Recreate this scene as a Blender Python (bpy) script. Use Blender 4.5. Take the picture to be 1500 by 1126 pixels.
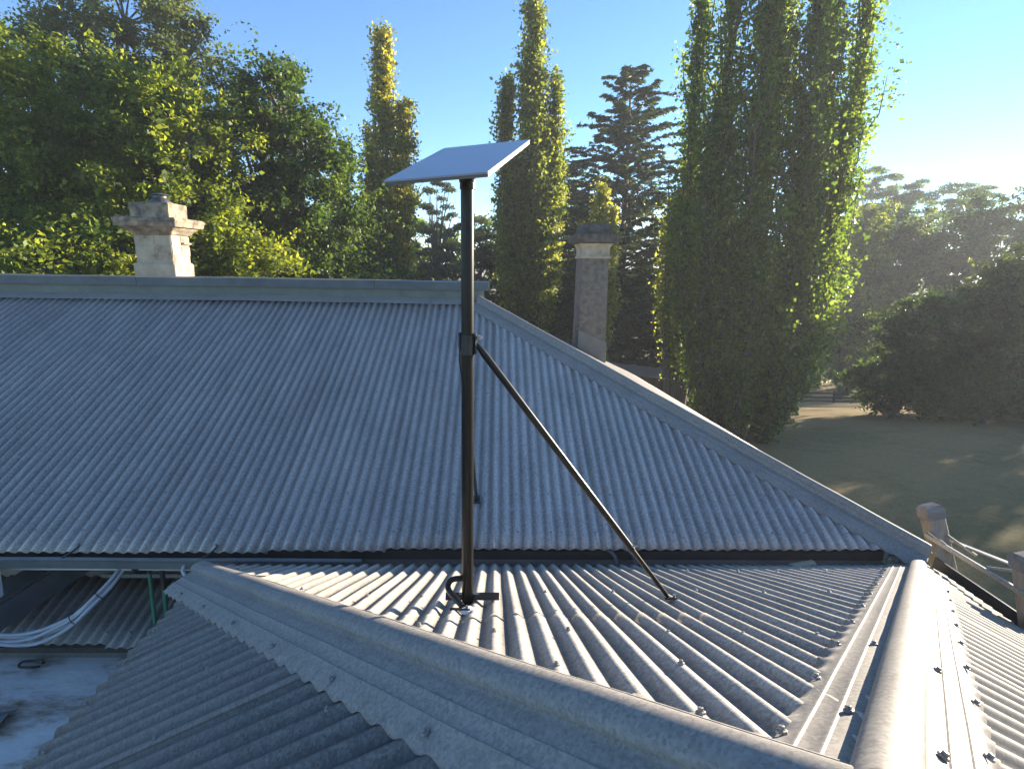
import bpy, bmesh, math, random
import numpy as np
from mathutils import Vector, Matrix

for o in list(bpy.data.objects):
    bpy.data.objects.remove(o)
S = bpy.context.scene
COL = S.collection
R = math.radians
rng = np.random.default_rng(7)
random.seed(7)

# ------------------------------------------------------------------ camera
PITCH, ROLL, YAW = R(12.04), R(0.956), R(1.593)
fw = Vector((math.sin(YAW) * math.cos(PITCH), math.cos(YAW) * math.cos(PITCH), -math.sin(PITCH)))
rt = Vector((math.cos(YAW), -math.sin(YAW), 0))
up = rt.cross(fw)
rt2 = rt * math.cos(ROLL) + up * math.sin(ROLL)
up2 = up * math.cos(ROLL) - rt * math.sin(ROLL)
cd = bpy.data.cameras.new('camera')
cam = bpy.data.objects.new('camera', cd)
COL.objects.link(cam)
cam.matrix_world = Matrix(((rt2.x, up2.x, -fw.x, 0), (rt2.y, up2.y, -fw.y, 0), (rt2.z, up2.z, -fw.z, 0), (0, 0, 0, 1)))
cd.sensor_width = 36
cd.lens = 36 * 828.4 / 1500
cd.clip_start = 0.05
cd.clip_end = 3000
S.camera = cam

# ------------------------------------------------------------------ sky and sun
SUN_AZ, SUN_EL = 57.5, 9.5        # azimuth measured from +Y towards +X
w = bpy.data.worlds.new('World')
S.world = w
w.use_nodes = True
nt = w.node_tree
bg = nt.nodes['Background']
sky = nt.nodes.new('ShaderNodeTexSky')
sky.sky_type = 'NISHITA'
sky.sun_disc = False
sky.sun_elevation = R(SUN_EL)
sky.sun_rotation = R(SUN_AZ)
sky.air_density = 0.85
sky.dust_density = 0.0
sky.ozone_density = 3.7
sky.altitude = 300
nt.links.new(sky.outputs[0], bg.inputs[0])
bg.inputs[1].default_value = 0.10
sl = bpy.data.lights.new('sun', 'SUN')
sl.energy = 5.0
sl.angle = R(0.5)
sl.color = (1.0, 0.87, 0.68)
so = bpy.data.objects.new('sun', sl)
COL.objects.link(so)
sdir = Vector((math.cos(R(SUN_EL)) * math.sin(R(SUN_AZ)), math.cos(R(SUN_EL)) * math.cos(R(SUN_AZ)), math.sin(R(SUN_EL))))
so.rotation_euler = sdir.to_track_quat('Z', 'Y').to_euler()
so.location = sdir * 60

S.view_settings.view_transform = 'Standard'
S.view_settings.look = 'None'
S.view_settings.gamma = 1
S.view_settings.exposure = 1.95
S.render.engine = 'CYCLES'
S.cycles.max_bounces = 6
S.cycles.diffuse_bounces = 3
S.cycles.glossy_bounces = 3
S.cycles.transmission_bounces = 4
S.cycles.transparent_max_bounces = 4
S.cycles.sample_clamp_indirect = 6

# ------------------------------------------------------------------ materials
def mat(name, col, rough=0.7, metal=0.0, spec=0.5):
    m = bpy.data.materials.new(name)
    m.use_nodes = True
    b = m.node_tree.nodes['Principled BSDF']
    b.inputs['Base Color'].default_value = (*col, 1)
    b.inputs['Roughness'].default_value = rough
    b.inputs['Metallic'].default_value = metal
    b.inputs['Specular IOR Level'].default_value = spec
    return m

def node(m, t, **kw):
    n = m.node_tree.nodes.new(t)
    for k, v in kw.items():
        if k in n.inputs.keys():
            n.inputs[k].default_value = v
        else:
            setattr(n, k, v)
    return n

def ramp(m, stops):
    n = m.node_tree.nodes.new('ShaderNodeValToRGB')
    e = n.color_ramp.elements
    while len(e) < len(stops):
        e.new(0.5)
    for i, (p, c) in enumerate(stops):
        e[i].position = p
        e[i].color = (*c, 1) if len(c) == 3 else c
    return n

def noise_mat(name, stops, scale, rough=0.75, metal=0.0, detail=6, bump=0.0, bump_scale=None, stretch=(1, 1, 1), rough2=None, spec=0.5, bdist=0.01):
    m = mat(name, stops[0][1], rough, metal, spec)
    L = m.node_tree.links
    b = m.node_tree.nodes['Principled BSDF']
    tc = node(m, 'ShaderNodeTexCoord')
    mp = node(m, 'ShaderNodeMapping')
    mp.inputs['Scale'].default_value = stretch
    L.new(tc.outputs['Object'], mp.inputs[0])
    n = node(m, 'ShaderNodeTexNoise', Scale=scale, Detail=detail, Roughness=0.65)
    L.new(mp.outputs[0], n.inputs['Vector'])
    r = ramp(m, stops)
    L.new(n.outputs[0], r.inputs[0])
    L.new(r.outputs[0], b.inputs['Base Color'])
    if rough2 is not None:
        mr = node(m, 'ShaderNodeMapRange')
        mr.inputs['To Min'].default_value = rough
        mr.inputs['To Max'].default_value = rough2
        L.new(n.outputs[0], mr.inputs[0])
        L.new(mr.outputs[0], b.inputs['Roughness'])
    if bump:
        n2 = node(m, 'ShaderNodeTexNoise', Scale=bump_scale or scale * 3, Detail=5)
        L.new(mp.outputs[0], n2.inputs['Vector'])
        bp = node(m, 'ShaderNodeBump', Strength=bump, Distance=bdist)
        L.new(n2.outputs[0], bp.inputs['Height'])
        L.new(bp.outputs[0], b.inputs['Normal'])
    return m

def galv_mat(name, c0, c1, metal, rough, streak=(1, 1, 1), stain=0.35, stain_col=(0.16, 0.145, 0.12), rib_shade_axis=None, rib_shade_range=(0.80, 1.28)):
    """weathered zinc coated steel: spangle, dull patches, streaks of dirt along the fall"""
    m = mat(name, c0, rough, metal)
    L = m.node_tree.links
    b = m.node_tree.nodes['Principled BSDF']
    tc = node(m, 'ShaderNodeTexCoord')
    oi = node(m, 'ShaderNodeObjectInfo')
    vo = node(m, 'ShaderNodeTexVoronoi', Scale=140.0)
    L.new(tc.outputs['Object'], vo.inputs['Vector'])
    n1 = node(m, 'ShaderNodeTexNoise', Scale=1.6, Detail=8, Roughness=0.7)
    L.new(tc.outputs['Object'], n1.inputs['Vector'])
    mp = node(m, 'ShaderNodeMapping')
    mp.inputs['Scale'].default_value = streak
    L.new(tc.outputs['Object'], mp.inputs[0])
    n2 = node(m, 'ShaderNodeTexNoise', Scale=9.0, Detail=7, Roughness=0.75)
    L.new(mp.outputs[0], n2.inputs['Vector'])
    n3 = node(m, 'ShaderNodeTexNoise', Scale=70.0, Detail=4, Roughness=0.7)
    L.new(tc.outputs['Object'], n3.inputs['Vector'])
    r = ramp(m, [(0.50, c0), (0.94, c1)])
    mx = node(m, 'ShaderNodeMath', operation='MULTIPLY_ADD')
    L.new(vo.outputs['Color'], mx.inputs[0])
    mx.inputs[1].default_value = 0.38
    ad = node(m, 'ShaderNodeMath', operation='MULTIPLY_ADD')
    L.new(n2.outputs[0], ad.inputs[0])
    ad.inputs[1].default_value = 0.5
    L.new(oi.outputs['Random'], ad.inputs[2])
    sc = node(m, 'ShaderNodeMath', operation='MULTIPLY')
    L.new(n3.outputs[0], sc.inputs[0]); sc.inputs[1].default_value = 0.5
    ad2 = node(m, 'ShaderNodeMath', operation='MULTIPLY_ADD')
    L.new(oi.outputs['Random'], ad2.inputs[0]); ad2.inputs[1].default_value = 0.09
    L.new(sc.outputs[0], ad2.inputs[2])
    ad.inputs[2].default_value = 0
    m.node_tree.links.remove(ad.inputs[2].links[0])
    L.new(ad2.outputs[0], ad.inputs[2])
    L.new(ad.outputs[0], mx.inputs[2])
    L.new(mx.outputs[0], r.inputs[0])
    # dirt stains
    r2 = ramp(m, [(0.52, (0, 0, 0)), (0.75, (stain, stain, stain))])
    L.new(n1.outputs[0], r2.inputs[0])
    mix = node(m, 'ShaderNodeMixRGB')
    mix.inputs[2].default_value = (*stain_col, 1)
    L.new(r2.outputs[0], mix.inputs[0])
    L.new(r.outputs[0], mix.inputs[1])
    # pale oxide specks
    r3 = ramp(m, [(0.70, (0, 0, 0)), (0.80, (0.45, 0.45, 0.45))])
    L.new(n2.outputs[0], r3.inputs[0])
    mix2 = node(m, 'ShaderNodeMixRGB')
    mix2.inputs[2].default_value = (0.45, 0.45, 0.44, 1)
    L.new(r3.outputs[0], mix2.inputs[0])
    L.new(mix.outputs[0], mix2.inputs[1])
    last = mix2
    if rib_shade_axis:
        # rib light and shade painted into the colour: crests paler, pans darker
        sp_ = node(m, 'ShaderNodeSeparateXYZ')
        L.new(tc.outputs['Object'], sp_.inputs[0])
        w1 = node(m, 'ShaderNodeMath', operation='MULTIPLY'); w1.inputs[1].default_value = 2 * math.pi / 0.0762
        L.new(sp_.outputs[rib_shade_axis], w1.inputs[0])
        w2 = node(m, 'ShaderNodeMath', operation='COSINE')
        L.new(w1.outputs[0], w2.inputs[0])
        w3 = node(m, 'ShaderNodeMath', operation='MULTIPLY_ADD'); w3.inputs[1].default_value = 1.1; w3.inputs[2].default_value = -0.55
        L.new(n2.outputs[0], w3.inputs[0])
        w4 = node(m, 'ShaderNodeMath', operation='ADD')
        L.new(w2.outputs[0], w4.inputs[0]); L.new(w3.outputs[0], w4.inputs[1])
        rw = ramp(m, [(0.0, (rib_shade_range[0],) * 3), (0.55, (1.0, 1.0, 1.0)), (1.0, (rib_shade_range[1], rib_shade_range[1], rib_shade_range[1] * 0.99))])
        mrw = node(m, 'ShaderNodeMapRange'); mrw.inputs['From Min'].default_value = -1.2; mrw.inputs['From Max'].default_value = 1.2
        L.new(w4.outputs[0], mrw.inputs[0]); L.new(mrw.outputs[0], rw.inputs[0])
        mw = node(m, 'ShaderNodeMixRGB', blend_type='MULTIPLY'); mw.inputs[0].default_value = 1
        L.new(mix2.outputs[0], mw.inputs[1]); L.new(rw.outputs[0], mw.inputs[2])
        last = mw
    L.new(last.outputs[0], b.inputs['Base Color'])
    mr = node(m, 'ShaderNodeMapRange')
    mr.inputs['To Min'].default_value = rough - 0.08
    mr.inputs['To Max'].default_value = rough + 0.16
    L.new(n2.outputs[0], mr.inputs[0])
    L.new(mr.outputs[0], b.inputs['Roughness'])
    bp = node(m, 'ShaderNodeBump', Strength=0.12, Distance=0.002)
    L.new(n3.outputs[0], bp.inputs['Height'])
    L.new(bp.outputs[0], b.inputs['Normal'])
    return m

def oxide_band(m):
    L = m.node_tree.links
    b = m.node_tree.nodes['Principled BSDF']
    src = b.inputs['Base Color'].links[0].from_socket
    tc = node(m, 'ShaderNodeTexCoord')
    sp = node(m, 'ShaderNodeSeparateXYZ'); L.new(tc.outputs['Object'], sp.inputs[0])
    nz = node(m, 'ShaderNodeTexNoise', Scale=2.3, Detail=6, Roughness=0.7); L.new(tc.outputs['Object'], nz.inputs['Vector'])
    y1 = node(m, 'ShaderNodeMath', operation='MULTIPLY_ADD'); y1.inputs[1].default_value = 0.10
    L.new(nz.outputs[0], y1.inputs[0]); L.new(sp.outputs['Y'], y1.inputs[2])
    r = ramp(m, [(0.0, (0, 0, 0)), (0.47, (0, 0, 0)), (0.50, (1, 1, 1)), (0.56, (0.25, 0.25, 0.25)), (0.72, (0, 0, 0))])
    mr = node(m, 'ShaderNodeMapRange'); mr.inputs['From Min'].default_value = 3.55; mr.inputs['From Max'].default_value = 4.05
    L.new(y1.outputs[0], mr.inputs[0]); L.new(mr.outputs[0], r.inputs[0])
    rx = node(m, 'ShaderNodeMapRange'); rx.inputs['From Min'].default_value = -0.25; rx.inputs['From Max'].default_value = 0.1
    L.new(sp.outputs['X'], rx.inputs[0])
    nz2 = node(m, 'ShaderNodeTexNoise', Scale=16.0, Detail=5, Roughness=0.8); L.new(tc.outputs['Object'], nz2.inputs['Vector'])
    r2 = ramp(m, [(0.40, (0, 0, 0)), (0.70, (0.8, 0.8, 0.8))]); L.new(nz2.outputs[0], r2.inputs[0])
    m1 = node(m, 'ShaderNodeMath', operation='MULTIPLY'); L.new(r.outputs[0], m1.inputs[0]); L.new(rx.outputs[0], m1.inputs[1])
    m2 = node(m, 'ShaderNodeMath', operation='MULTIPLY'); L.new(m1.outputs[0], m2.inputs[0]); L.new(r2.outputs[0], m2.inputs[1])
    # scattered bird lime and scratches
    nz3 = node(m, 'ShaderNodeTexNoise', Scale=5.0, Detail=3, Roughness=0.9); L.new(tc.outputs['Object'], nz3.inputs['Vector'])
    r3 = ramp(m, [(0.73, (0, 0, 0)), (0.77, (0.7, 0.7, 0.7))]); L.new(nz3.outputs[0], r3.inputs[0])
    mxx = node(m, 'ShaderNodeMath', operation='MAXIMUM'); L.new(m2.outputs[0], mxx.inputs[0]); L.new(r3.outputs[0], mxx.inputs[1])
    mix = node(m, 'ShaderNodeMixRGB'); mix.inputs[2].default_value = (0.42, 0.43, 0.44, 1)
    L.new(mxx.outputs[0], mix.inputs[0]); L.new(src, mix.inputs[1]); L.new(mix.outputs[0], b.inputs['Base Color'])

def leaf_mat(name, stops, trans=0.35, tcol=2.5, rough=0.5, red=1.25):
    trans = min(0.6, trans * 1.3)
    tcol *= 1.4
    m = mat(name, stops[0][1], rough, 0, 0.35)
    L = m.node_tree.links
    b = m.node_tree.nodes['Principled BSDF']
    out = m.node_tree.nodes['Material Output']
    at = node(m, 'ShaderNodeAttribute', attribute_name='tint')
    r = ramp(m, stops)
    L.new(at.outputs['Fac'], r.inputs[0])
    L.new(r.outputs[0], b.inputs['Base Color'])
    tr = node(m, 'ShaderNodeBsdfTranslucent')
    hs = node(m, 'ShaderNodeMixRGB', blend_type='MULTIPLY')
    hs.inputs[0].default_value = 1
    hs.inputs[2].default_value = (tcol * red, tcol, tcol * 0.40, 1)
    L.new(r.outputs[0], hs.inputs[1])
    L.new(hs.outputs[0], tr.inputs[0])
    ms = node(m, 'ShaderNodeMixShader')
    ms.inputs[0].default_value = trans
    L.new(b.outputs[0], ms.inputs[1])
    L.new(tr.outputs[0], ms.inputs[2])
    L.new(ms.outputs[0], out.inputs['Surface'])
    return m

M = {}
M['galv_main'] = galv_mat('galvanised_main', (0.194, 0.176, 0.157), (0.426, 0.380, 0.338), 0.45, 0.40, (1, 0.12, 0.12), rib_shade_axis='X', rib_shade_range=(0.72, 1.36))
M['galv_main2'] = galv_mat('galvanised_main_newer', (0.225, 0.204, 0.183), (0.501, 0.449, 0.401), 0.45, 0.40, (1, 0.12, 0.12), rib_shade_axis='X', rib_shade_range=(0.72, 1.36))
oxide_band(M['galv_main2'])
oxide_band(M['galv_main'])
M['galv_low'] = galv_mat('galvanised_lower', (0.184, 0.166, 0.145), (0.448, 0.400, 0.340), 0.10, 0.60, (1, 0.12, 0.12), rib_shade_axis='X', rib_shade_range=(0.5, 1.45))  # strong rib contrast imitates sunlit crests and self-shadowed pans
M['galv_side'] = galv_mat('galvanised_side', (0.070, 0.066, 0.060), (0.162, 0.148, 0.130), 0.05, 0.68, (0.12, 1, 0.12), rib_shade_axis='Y')
M['galv_little'] = galv_mat('galvanised_small_roof', (0.140, 0.136, 0.130), (0.270, 0.253, 0.228), 0.20, 0.52, (1, 0.12, 0.12), rib_shade_axis='X')
M['galv_left'] = galv_mat('galvanised_left_slope_shade', (0.058, 0.052, 0.050), (0.162, 0.149, 0.136), 0.15, 0.52, (0.12, 1, 0.12), rib_shade_axis='Y', rib_shade_range=(0.65, 1.4))  # base colour darkened to paint in the left slope's shade
M['galv_cap'] = galv_mat('galvanised_capping', (0.165, 0.151, 0.134), (0.323, 0.293, 0.259), 0.06, 0.62, (0.4, 0.4, 0.4), 0.2)
M['galv_old'] = noise_mat('stained_valley_tray', [(0.30, (0.10, 0.07, 0.05)), (0.40, (0.36, 0.30, 0.24)), (0.50, (0.60, 0.575, 0.54)), (0.70, (0.74, 0.72, 0.69))], 3.2, 0.55, 0.1, detail=9, bump=0.3, bump_scale=25, stretch=(0.8, 1.7, 1), rough2=0.75)
M['ridge_green'] = noise_mat('painted_green_grey_steel', [(0.3, (0.10, 0.115, 0.095)), (0.7, (0.16, 0.175, 0.15))], 6, 0.55, 0.0, bump=0.05)
M['ridge_blue'] = noise_mat('slate_painted_steel', [(0.3, (0.07, 0.085, 0.095)), (0.7, (0.12, 0.135, 0.145))], 5, 0.5, 0.2, bump=0.05)
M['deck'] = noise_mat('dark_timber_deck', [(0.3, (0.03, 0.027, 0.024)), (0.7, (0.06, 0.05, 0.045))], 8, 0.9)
M['fascia'] = noise_mat('weathered_fascia', [(0.25, (0.10, 0.085, 0.075)), (0.5, (0.20, 0.175, 0.155)), (0.75, (0.34, 0.31, 0.28))], 14, 0.85, bump=0.4, stretch=(0.12, 1, 1))
M['cream'] = noise_mat('cream_fascia_paint', [(0.3, (0.45, 0.42, 0.34)), (0.6, (0.66, 0.62, 0.52))], 9, 0.7, bump=0.1, stretch=(0.2, 1, 1))
M['gutter'] = noise_mat('grey_gutter_paint', [(0.3, (0.09, 0.10, 0.10)), (0.7, (0.15, 0.16, 0.155))], 5, 0.4, 0.1, bump=0.03)
M['black_gutter'] = noise_mat('black_gutter_paint', [(0.3, (0.02, 0.022, 0.026)), (0.7, (0.045, 0.048, 0.055))], 6, 0.42, 0.1)
M['wall'] = noise_mat('stone_wall', [(0.3, (0.16, 0.14, 0.12)), (0.7, (0.28, 0.25, 0.21))], 4, 0.9, bump=0.4)
M['white'] = noise_mat('white_paint', [(0.3, (0.66, 0.68, 0.70)), (0.7, (0.8, 0.81, 0.82))], 7, 0.45)
M['sandstone'] = noise_mat('sandstone', [(0.33, (0.16, 0.13, 0.09)), (0.42, (0.34, 0.29, 0.21)), (0.62, (0.46, 0.395, 0.295))], 5, 0.9, bump=0.5, bump_scale=30)
M['sandstone_dark'] = noise_mat('sooty_sandstone', [(0.33, (0.09, 0.075, 0.06)), (0.48, (0.22, 0.18, 0.135)), (0.66, (0.44, 0.33, 0.20))], 7, 0.92, bump=0.5, bump_scale=30)
M['chim_grey'] = noise_mat('lichened_grey_render', [(0.3, (0.085, 0.075, 0.062)), (0.60, (0.18, 0.157, 0.13)), (0.68, (0.20, 0.175, 0.145)), (0.72, (0.4, 0.39, 0.35))], 15, 0.92, bump=0.4, bump_scale=40)
M['chim_dark'] = noise_mat('dark_grey_render', [(0.3, (0.06, 0.051, 0.043)), (0.7, (0.16, 0.138, 0.115))], 14, 0.92, bump=0.4, bump_scale=40)
M['cowl'] = noise_mat('soot_grey_cowl', [(0.3, (0.07, 0.07, 0.075)), (0.7, (0.16, 0.155, 0.15))], 12, 0.5, 0.4)
M['pole'] = noise_mat('black_powder_coat', [(0.3, (0.006, 0.0055, 0.005)), (0.7, (0.014, 0.0125, 0.011))], 20, 0.33, 0.0, bump=0.06, bump_scale=120, spec=0.3, bdist=0.002)
M['black'] = noise_mat('black_steel', [(0.3, (0.012, 0.012, 0.013)), (0.7, (0.03, 0.03, 0.03))], 30, 0.45)
M['dish'] = noise_mat('white_antenna_face', [(0.3, (0.33, 0.335, 0.38)), (0.7, (0.36, 0.365, 0.41))], 3, 0.30, 0, spec=0.6)
M['dish_back'] = mat('pale_grey_antenna_shell', (0.16, 0.15, 0.145), 0.5)
M['steel'] = noise_mat('bare_zinc_fixings', [(0.3, (0.25, 0.25, 0.26)), (0.7, (0.48, 0.47, 0.45))], 60, 0.42, 0.7)
M['screw_dark'] = noise_mat('weathered_fixings', [(0.3, (0.16, 0.155, 0.15)), (0.7, (0.34, 0.33, 0.31))], 90, 0.5, 0.2)
M['sealant'] = noise_mat('white_sealant', [(0.3, (0.6, 0.6, 0.6)), (0.7, (0.8, 0.8, 0.78))], 60, 0.5, bump=0.5, bump_scale=90)
M['pvc'] = noise_mat('grey_pvc_conduit', [(0.3, (0.32, 0.34, 0.37)), (0.7, (0.42, 0.44, 0.47))], 8, 0.4)
M['pipe_green'] = noise_mat('green_pipe', [(0.3, (0.02, 0.15, 0.09)), (0.7, (0.035, 0.22, 0.13))], 10, 0.4)
M['timber_post'] = noise_mat('weathered_hardwood', [(0.28, (0.17, 0.135, 0.10)), (0.5, (0.30, 0.25, 0.19)), (0.72, (0.42, 0.36, 0.28))], 22, 0.85, bump=0.5, stretch=(1, 1, 0.08))
M['timber_pale'] = noise_mat('pale_cut_timber', [(0.3, (0.42, 0.33, 0.21)), (0.7, (0.56, 0.46, 0.31))], 12, 0.8, bump=0.3, stretch=(0.15, 1, 1))
M['lichen_wood'] = noise_mat('lichen_covered_timber', [(0.35, (0.10, 0.08, 0.06)), (0.5, (0.28, 0.25, 0.18)), (0.62, (0.50, 0.49, 0.42))], 40, 0.9, bump=0.6, stretch=(0.4, 1, 1))
M['bark'] = noise_mat('grey_brown_bark', [(0.3, (0.055, 0.042, 0.03)), (0.7, (0.14, 0.11, 0.085))], 6, 0.95, bump=0.6, stretch=(1, 1, 0.25))
M['bark_pale'] = noise_mat('pale_gum_bark', [(0.3, (0.16, 0.135, 0.11)), (0.7, (0.34, 0.30, 0.25))], 4, 0.9, stretch=(1, 1, 0.3))
M['fence'] = noise_mat('dark_stained_rails', [(0.3, (0.020, 0.017, 0.014)), (0.7, (0.045, 0.038, 0.03))], 6, 0.85)
M['shed'] = noise_mat('brown_boarding', [(0.3, (0.07, 0.045, 0.03)), (0.7, (0.13, 0.085, 0.055))], 5, 0.85)
M['shed_roof'] = noise_mat('rusty_roof', [(0.3, (0.12, 0.09, 0.07)), (0.7, (0.2, 0.15, 0.11))], 5, 0.8)

M['leaf_oak'] = leaf_mat('broadleaf_bright', [(0.0, (0.033, 0.062, 0.013)), (0.5, (0.071, 0.109, 0.021)), (1.0, (0.143, 0.180, 0.033))], 0.40)
M['leaf_dark'] = leaf_mat('broadleaf_dark', [(0.0, (0.019, 0.043, 0.012)), (0.6, (0.042, 0.078, 0.019)), (1.0, (0.089, 0.136, 0.030))], 0.30, red=1.15)
M['leaf_grey'] = leaf_mat('broadleaf_olive', [(0.0, (0.033, 0.048, 0.019)), (0.6, (0.067, 0.083, 0.029)), (1.0, (0.119, 0.128, 0.048))], 0.35, red=1.0)
M['leaf_gold'] = leaf_mat('poplar_gold', [(0.0, (0.068, 0.096, 0.023)), (0.4, (0.146, 0.170, 0.033)), (0.75, (0.249, 0.226, 0.045)), (1.0, (0.316, 0.226, 0.057))], 0.40, 2.2, red=1.12)
M['leaf_poplar'] = leaf_mat('poplar_green', [(0.0, (0.036, 0.065, 0.017)), (0.6, (0.090, 0.131, 0.029)), (1.0, (0.193, 0.203, 0.045))], 0.40, 2.6, red=1.05)
M['leaf_poplar2'] = leaf_mat('poplar_olive', [(0.0, (0.045, 0.068, 0.020)), (0.5, (0.102, 0.131, 0.033)), (1.0, (0.226, 0.215, 0.051))], 0.40, 2.4, red=1.08)
M['leaf_cedar'] = leaf_mat('cedar_needles', [(0.0, (0.022, 0.041, 0.022)), (0.6, (0.043, 0.072, 0.034)), (1.0, (0.084, 0.114, 0.045))], 0.18, red=1.0)
M['leaf_pine'] = leaf_mat('pine_needles', [(0.0, (0.023, 0.038, 0.015)), (0.6, (0.049, 0.066, 0.026)), (1.0, (0.096, 0.106, 0.039))], 0.2, red=1.0)
M['leaf_gum'] = leaf_mat('gum_leaves', [(0.0, (0.043, 0.075, 0.034)), (0.6, (0.084, 0.134, 0.051)), (1.0, (0.170, 0.222, 0.077))], 0.3, red=1.0)

# ------------------------------------------------------------------ mesh helpers
def link(o, parent=None):
    COL.objects.link(o)
    if parent is not None:
        o.parent = parent
    return o

def empty(name, loc=(0, 0, 0)):
    o = bpy.data.objects.new(name, None)
    o.location = loc
    o.empty_display_size = 0.2
    return link(o)

def tag(o, label=None, cat=None, group=None, kind=None):
    if label: o['label'] = label
    if cat: o['category'] = cat
    if group: o['group'] = group
    if kind: o['kind'] = kind
    return o

def mesh_obj(name, verts, faces, m, parent=None, smooth=False):
    me = bpy.data.meshes.new(name)
    me.from_pydata([tuple(v) for v in verts], [], faces)
    me.update()
    if smooth:
        me.polygons.foreach_set('use_smooth', [True] * len(me.polygons))
    me.materials.append(m)
    return link(bpy.data.objects.new(name, me), parent)

def bm_obj(name, bm, m, parent=None, smooth=False, angle=None):
    bmesh.ops.recalc_face_normals(bm, faces=bm.faces)
    me = bpy.data.meshes.new(name)
    bm.to_mesh(me)
    bm.free()
    if smooth:
        me.polygons.foreach_set('use_smooth', [True] * len(me.polygons))
        me.set_sharp_from_angle(angle=angle or R(35))
    me.materials.append(m)
    return link(bpy.data.objects.new(name, me), parent)

def box_bm(bm, c, d, mtx=None, bevel=0.0):
    g = bmesh.ops.create_cube(bm, size=1)
    vs = g['verts']
    for v in vs:
        v.co = Vector((v.co.x * d[0], v.co.y * d[1], v.co.z * d[2]))
    if bevel:
        es = list({e for v in vs for e in v.link_edges})
        r = bmesh.ops.bevel(bm, geom=es, offset=bevel, segments=1, affect='EDGES')
        vs = list({v for f in r['faces'] for v in f.verts} | {v for v in vs if v.is_valid})
    for v in vs:
        p = v.co
        if mtx is not None:
            p = mtx @ p
        v.co = p + Vector(c)
    return vs

def box(name, c, d, m, parent=None, mtx=None, bevel=0.004):
    bm = bmesh.new()
    box_bm(bm, c, d, mtx, bevel)
    return bm_obj(name, bm, m, parent)

def frame_mtx(a, b, upv=(0, 0, 1)):
    """matrix whose X axis runs from a to b"""
    x = (Vector(b) - Vector(a)).normalized()
    z = Vector(upv)
    y = z.cross(x)
    if y.length < 1e-4:
        y = Vector((0, 1, 0)).cross(x)
    y.normalize()
    z = x.cross(y)
    return Matrix(((x.x, y.x, z.x), (x.y, y.y, z.y), (x.z, y.z, z.z)))

def beam(name, a, b, wd, ht, m, parent=None, bevel=0.003, upv=(0, 0, 1)):
    a, b = Vector(a), Vector(b)
    return box(name, (a + b) / 2, ((b - a).length, wd, ht), m, parent, frame_mtx(a, b, upv), bevel)

def tube_geo(path, rad, seg=10, cap=True):
    P = [Vector(p) for p in path]
    n = len(P)
    if not hasattr(rad, '__len__'):
        rad = [rad] * n
    V, Fc = [], []
    t0 = (P[1] - P[0]).normalized()
    ref = Vector((0, 0, 1)) if abs(t0.z) < 0.9 else Vector((1, 0, 0))
    u = t0.cross(ref).normalized()
    for i in range(n):
        t = (P[min(i + 1, n - 1)] - P[max(i - 1, 0)]).normalized()
        u = (u - t * u.dot(t)).normalized()
        v = t.cross(u)
        for k in range(seg):
            a = 2 * math.pi * k / seg
            V.append(P[i] + (u * math.cos(a) + v * math.sin(a)) * rad[i])
    for i in range(n - 1):
        for k in range(seg):
            k2 = (k + 1) % seg
            Fc.append((i * seg + k, i * seg + k2, (i + 1) * seg + k2, (i + 1) * seg + k))
    if cap:
        Fc.append(tuple(reversed(range(seg))))
        Fc.append(tuple((n - 1) * seg + k for k in range(seg)))
    return V, Fc

def tube(name, path, rad, m, parent=None, seg=12):
    V, Fc = tube_geo(path, rad, seg)
    o = mesh_obj(name, V, Fc, m, parent, True)
    o.data.set_sharp_from_angle(angle=R(50))
    return o

def smooth_path(pts, n=8):
    P = [Vector(p) for p in pts]
    out = []
    for i in range(len(P) - 1):
        p0, p1, p2, p3 = P[max(i - 1, 0)], P[i], P[i + 1], P[min(i + 2, len(P) - 1)]
        for k in range(n):
            t = k / n
            out.append(0.5 * ((2 * p1) + (p2 - p0) * t + (2 * p0 - 5 * p1 + 4 * p2 - p3) * t * t + (3 * p1 - p0 - 3 * p2 + p3) * t ** 3))
    out.append(P[-1])
    return out

def lathe(name, prof, c, m, parent=None, seg=24):
    V, Fc = [], []
    n = len(prof)
    for r, z in prof:
        for k in range(seg):
            a = 2 * math.pi * k / seg
            V.append((c[0] + r * math.cos(a), c[1] + r * math.sin(a), c[2] + z))
    for i in range(n - 1):
        for k in range(seg):
            k2 = (k + 1) % seg
            Fc.append((i * seg + k, i * seg + k2, (i + 1) * seg + k2, (i + 1) * seg + k))
    Fc.append(tuple(reversed(range(seg))))
    Fc.append(tuple((n - 1) * seg + k for k in range(seg)))
    o = mesh_obj(name, V, Fc, m, parent, True)
    o.data.set_sharp_from_angle(angle=R(40))
    return o

# ------------------------------------------------------------------ terrain
def gz(x, y):
    x = np.asarray(x, float); y = np.asarray(y, float)
    z = -5.53 + 0.0366 * np.clip(y, -20, 44) - 0.0035 * np.clip(y, 0, 44) ** 2
    far = np.clip(y - 44, 0, 400)
    z = z - 0.27 * 14 * (1 - np.exp(-far / 14)) + 0.0 * far
    z = z + 0.11 * np.clip(y - 75, 0, 70) * (1 - np.exp(-np.clip(y - 75, 0, 400) / 40))
    left = np.clip(-x, 0, 60) / 60
    z = z + left * np.clip(y, 0, 44) * 0.05
    z = z + 0.06 * np.sin(x * 0.35 + 1) * np.cos(y * 0.27) + 0.03 * np.sin(x * 0.9) * np.sin(y * 0.8 + 2)
    return z

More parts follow.
